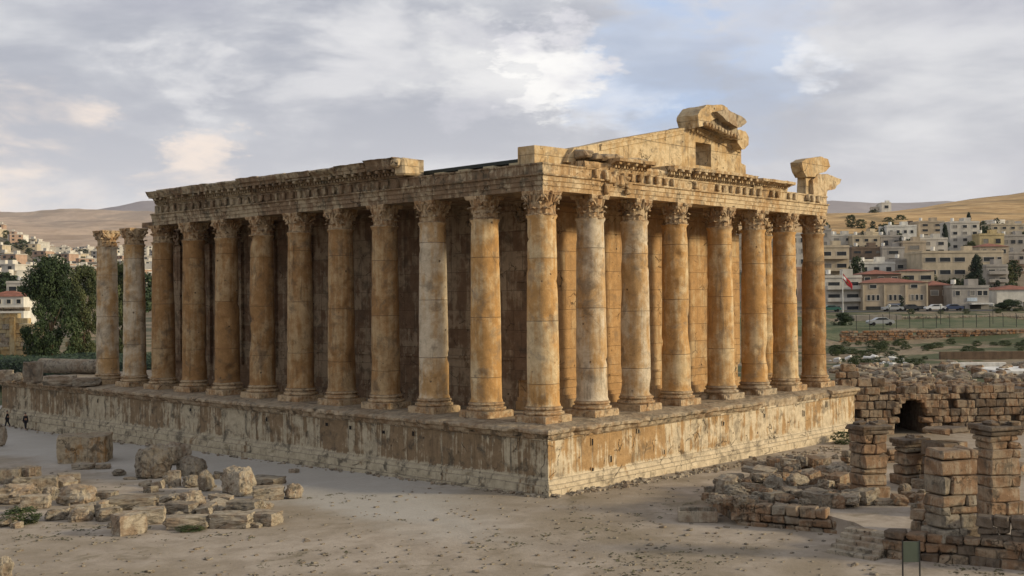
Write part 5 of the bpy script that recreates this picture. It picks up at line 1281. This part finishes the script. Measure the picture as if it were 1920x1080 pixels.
for i in range(215):
    t = rh.randrange(len(TM)); x = rh.uniform(-30, 300); d = 330*math.exp(rh.random()**.75*1.75); q = ontr(x, d)
    src = TM[t]
    if t in used:
        root = src.copy(); C.objects.link(root)
        for ch in list(src.children): c = ch.copy(); C.objects.link(c); c.parent = root
    else: root = src; used.add(t)
    root.location = q; root.rotation_euler[2] = YAW-pi/2+rh.uniform(-.6, .6); s_ = rh.uniform(.8, 1.25); root.scale = (s_, s_, s_)
    nm = ['white two storey', 'pale three storey', 'tan two storey', 'cream two storey', 'pinkish tall', 'grey broad'][t]
    pl = 'at the left picture edge' if x < 50 else 'above the tall dark tree' if x < 150 else 'left of the leftmost column' if x < 185 else 'between the free standing columns' if x < 235 else 'behind the left end of the temple'
    dd = 'foot' if d < 550 else 'middle' if d < 1000 else 'far top'
    tag(root, '%s house %s, %s of distant town' % (nm, pl, dd), 'house', 'houses of the distant town at left')
for i in range(85):
    x = rh.uniform(-40, 300); d = 260*math.exp(rh.random()*1.7); q = ontr(x, d); s_ = rh.uniform(5, 10); tree((q.x, q.y, q.z-.5), s_, s_*rh.uniform(.8, 1.4), rh.choice('sst'), 'tiny tree %s, %s of the distant town' % ('at the left picture edge' if x < 50 else 'above the tall dark tree' if x < 150 else 'left of the leftmost column' if x < 185 else 'between the free standing columns' if x < 235 else 'behind the left end of the temple', 'foot' if d < 450 else 'middle' if d < 800 else 'far top'), group='trees of the distant town at left')
# yellow ruin wall at the left
M_YEL = stone_mat('yellow_wall_stone', (.42, .34, .20), (.40, .27, .12), (.18, .145, .10), patch=.45, streak=.2, soot=.4, scale=1.2)
a, b = gd(-40, 160), gd(63, 160); mb = MB(); M = masonry(mb, a, b, -1.5, lambda t: 7.2 if t < .8 else 6.8-(t-.8)*6, 1.2, .62, .9, 1.7, random.Random(4), ch=.04, jit=.02)
yw = mb.build('ancient_wall', [M_YEL, M_BLK], fixn=True); tag(yw, 'yellow ashlar wall with a cornice left of the tall dark tree', 'wall')
mb = MB(); Lw = (b-a).length*.86; mb.stone((Lw/2, .5, 5.95), (Lw, 1.7, .3), r_, M, .05, .02); mb.stone((Lw/2, .4, 6.22), (Lw, 2.1, .25), r_, M, .05, .02); mb.build('wall_cornice', M_BLK, yw)
mb = MB(); mb.stone((Lw*.72, -.15, 2.2), (.7, .4, 5.6), r_, M, .03, .01); mb.build('wall_pilaster', M_YEL, yw)
mb = MB(); a, b = gd(128, 152), gd(182, 152); masonry(mb, a, b, -1.8, lambda t: 3.6-2*t*abs(sin(t*9)), 1, .5, .6, 1.2, random.Random(6)); tag(mb.build('tumbled_wall', [M_YEL, M_BLKG], fixn=True), 'tumbled stone wall seen below the lighter green tree', 'wall')

# ------------------------------------------------------------------ cars, poles, people, board
def car(px, d, dz, paint, label, rz=0.0, group=None):
    q = ontr(px, d, dz); root = empty('parked_car', q, YAW-pi/2+rz); tag(root, label, 'car', group)
    prof = [(-2.15, .35), (-2.2, .65), (-2.05, .85), (-1.2, .93), (-.55, 1.32), (.75, 1.34), (1.35, .98), (2.0, .88), (2.15, .6), (2.1, .35)]
    mb = MB(); prof2 = [(a, z) for a, z in prof]; mb.prism(prof2, -.8, .8); mb.build('body', paint, root, fixn=True)
    for s_ in (-.81, .81):
        mb = MB(); mb.prism([(-1.05, .95), (-.52, 1.25), (.68, 1.26), (1.12, .97)], min(s_, s_*1.005), max(s_, s_*1.005)); mb.build('window', M_GLASS, root, fixn=True)
    for x in (-1.35, 1.35):
        for y in (-.78, .78): mb = MB(); mb.tube((x, y-.1, .3), (x, y+.1, .3), .3, .3, 12); mb.build('wheel', M_TYRE, root)
    return root
def paint(n, c): m, t, b = new_mat('paint_'+n, .35); b.inputs['Base Color'].default_value = (*c, 1); b.inputs['Specular IOR Level'].default_value = .5; return m
PW, PS, PD, PB, PG = paint('white', (.7, .7, .68)), paint('silver', (.35, .36, .36)), paint('dark', (.04, .045, .05)), paint('blue', (.04, .06, .12)), paint('green', (.03, .12, .09))
car(1753, 240, .04, PW, 'white car parked on the road before the dark house'); car(1785, 240, .04, PB, 'dark blue car right of the white parked car'); car(1673, 240, .04, PS, 'silver car parked before the tan building')
pass; pass; car(1706, 242, .04, PD, 'dark car beside the narrow cypress'); car(1556, 240, .04, PG, 'green car beside the temple outline'); pass; car(1650, 190, .1, PS, 'silver car parked in the green field behind the reddish wall')
def lamp(px, d, h, label, group):
    q = ontr(px, d); root = empty('garden_lamp', q, YAW); tag(root, label, 'lamp post', group)
    mb = MB(); mb.tube((0, 0, -.2), (0, 0, h), .06, .045, 6); mb.build('post', M_METAL, root)
    mb = MB(); mb.tube((0, 0, h), (0, 0, h+.35), .14, .3, 8); mb.tube((0, 0, h+.35), (0, 0, h+.45), .34, .1, 8); mb.build('lamp_head', M_WHITE, root)
for px in (1667, 1763, 1861): lamp(px, 196, 3.0, 'white headed lamp post standing in the green field', 'lamp posts of the green field')
for i in range(14):
    q = ontr(1605+i*25, 180); mb = MB(); mb.tube((0, 0, -.3), (0, 0, 1.9), .05, .05, 5); mb.tube((0, 0, 1.9), (.25*_F.x, .25*_F.y, 2.15), .05, .05, 5)
    tag(mb.build('fence_post', M_METAL, None, q), 'thin dark fence post in the green field', 'fence post', 'fence posts of the green field')
# flagpole
q = ontr(1580, 225, -.2); zt = at(1580, 511, 225).z; root = empty('flagpole', q, YAW-pi/2); tag(root, 'tall white flagpole with a drooping red and white flag', 'flagpole')
Hp = zt-q.z; mb = MB(); mb.tube((0, 0, 0), (0, 0, Hp), .11, .07, 8); mb.tube((0, 0, Hp), (0, 0, Hp+.2), .12, .05, 8); mb.build('pole', M_WHITE, root)
rows = []; mi = []
for i in range(13):
    t = i/12; rows.append([(.1+1.75*t**.8, .18*sin(t*9+j*.4), Hp-.15-(j/12)*1.3-2.3*t**1.1-.25*sin(t*5)) for j in range(13)])
mb = MB(); mb.grid(rows)
for k in range(len(mb.m)): j = k % 12; mb.m[k] = 1 if 3 <= j < 9 and k//12 < 5 else 0
fl = mb.build('flag', [M_RED, M_WHITE, M_GREENP], root, smooth=True)
for k, p in enumerate(fl.data.polygons):
    i, j = k//12, k % 12
    p.material_index = (2 if 4 <= i <= 6 and 5 <= j <= 6 else 1) if 3 <= j < 9 and (i < 3 or 4 <= i <= 6 and 5 <= j <= 6) else 0
sm = fl.modifiers.new('s', 'SOLIDIFY'); sm.thickness = .02
# information board in the foreground
q = ground(1709, 1098); root = empty('information_board', q, YAW-pi/2); tag(root, 'information board on two thin dark posts at the bottom edge', 'board')
for s_ in (-.33, .30):
    mb = MB(); mb.box((s_, 0, -.1), (s_+.045, .045, 1.66)); mb.build('post', M_METAL, root)
mb = MB(); mb.box((-.284, .012, .86), (.299, .03, 1.62)); mb.build('panel', M_PANEL, root)

def person(px, py, h, face, top, label, stride):
    q = ground(px, py); k = h/1.75; root = empty('person', q, face); tag(root, label, 'person')
    V = [(0,0,.93),(0,0,1.12),(0,.0,1.34),(0,0,1.47),(0,.02,1.56),(0,.03,1.68),
         (.09,0,.90),(.10,stride*.5,.50),(.10,stride*.75,.09),(.10,stride*.75+.14,.04),
         (-.09,0,.90),(-.10,-stride*.35,.50),(-.10,-stride*.95,.11),(-.10,-stride*.95+.13,.04),
         (.19,0,1.38),(.23,-stride*.3,1.12),(.23,-stride*.3+.10,.88),(.23,-stride*.3+.14,.80),
         (-.19,0,1.38),(-.23,stride*.3,1.12),(-.23,stride*.3+.10,.88),(-.23,stride*.3+.14,.80)]
    E = [(0,1),(1,2),(2,3),(3,4),(4,5),(0,6),(6,7),(7,8),(8,9),(0,10),(10,11),(11,12),(12,13),(2,14),(14,15),(15,16),(16,17),(2,18),(18,19),(19,20),(20,21)]
    Rr = [.15,.14,.17,.07,.075,.10,.10,.07,.05,.045,.10,.07,.05,.045,.075,.055,.04,.035,.075,.055,.04,.035]
    me = bpy.data.meshes.new('body'); me.from_pydata([(a*k, b*k, c*k) for a, b, c in V], E, []); me.materials.append(M_SKIN); o = link('body', me, root)
    sk = o.modifiers.new('skin', 'SKIN'); o.modifiers.new('sub', 'SUBSURF').render_levels = 2
    for i, r0 in enumerate(Rr): me.skin_vertices[0].data[i].radius = (r0*k, r0*k)
    me.skin_vertices[0].data[0].use_root = True
    # clothing: jacket and trousers follow the limbs a little larger; hair cap
    for nm, keep, mat, grow in (('jacket', {1, 2, 14, 15, 16, 18, 19, 20}, top, .022), ('trousers', {0, 6, 7, 8, 10, 11, 12}, M_JACKET, .022)):
        idx = sorted(keep); mp = {v: i for i, v in enumerate(idx)}; ed = [(mp[a], mp[b]) for a, b in E if a in keep and b in keep]
        m2 = bpy.data.meshes.new(nm); m2.from_pydata([(V[i][0]*k, V[i][1]*k, V[i][2]*k) for i in idx], ed, []); m2.materials.append(mat); c = link(nm, m2, root)
        c.modifiers.new('skin', 'SKIN'); c.modifiers.new('sub', 'SUBSURF').render_levels = 2
        for i, v in enumerate(idx): m2.skin_vertices[0].data[i].radius = ((Rr[v]+grow)*k, (Rr[v]+grow)*k)
        m2.skin_vertices[0].data[0].use_root = True
    mb = MB(); rows = [[(cos(2*pi*j/10)*.11*k*sin(t), (.02+sin(2*pi*j/10)*.12*sin(t))*k, (1.67+.11*cos(t))*k) for j in range(10)] for t in (.02, .5, 1.0, 1.5)]; mb.grid(rows, True); mb.build('hair', M_JACKET, root, smooth=True, fixn=True)
person(14, 801, 1.5, YAW+.3, M_JACKET, 'person in dark clothes walking at the left edge by the podium', .30)
person(48, 806, 1.5, YAW-.4, M_JACKET, 'person in black standing right of the other walker by the podium', .12)

# ------------------------------------------------------------------ air
mb = MB(); mb.box((-16500, -16500, -6), (16500, 16500, 620))
hm = bpy.data.materials.new('air'); hm.use_nodes = True; hm.node_tree.nodes.clear(); h_ = NT(hm.node_tree)
ho = h_.node('ShaderNodeOutputMaterial'); hv = h_.node('ShaderNodeVolumePrincipled', {'Color': (.86, .87, .92, 1), 'Density': 0.000035, 'Anisotropy': 0.2})
h_.l.new(hv.outputs[0], ho.inputs['Volume'])
tag(mb.build('haze', hm), 'thin evening haze over the land', 'haze', kind='stuff')
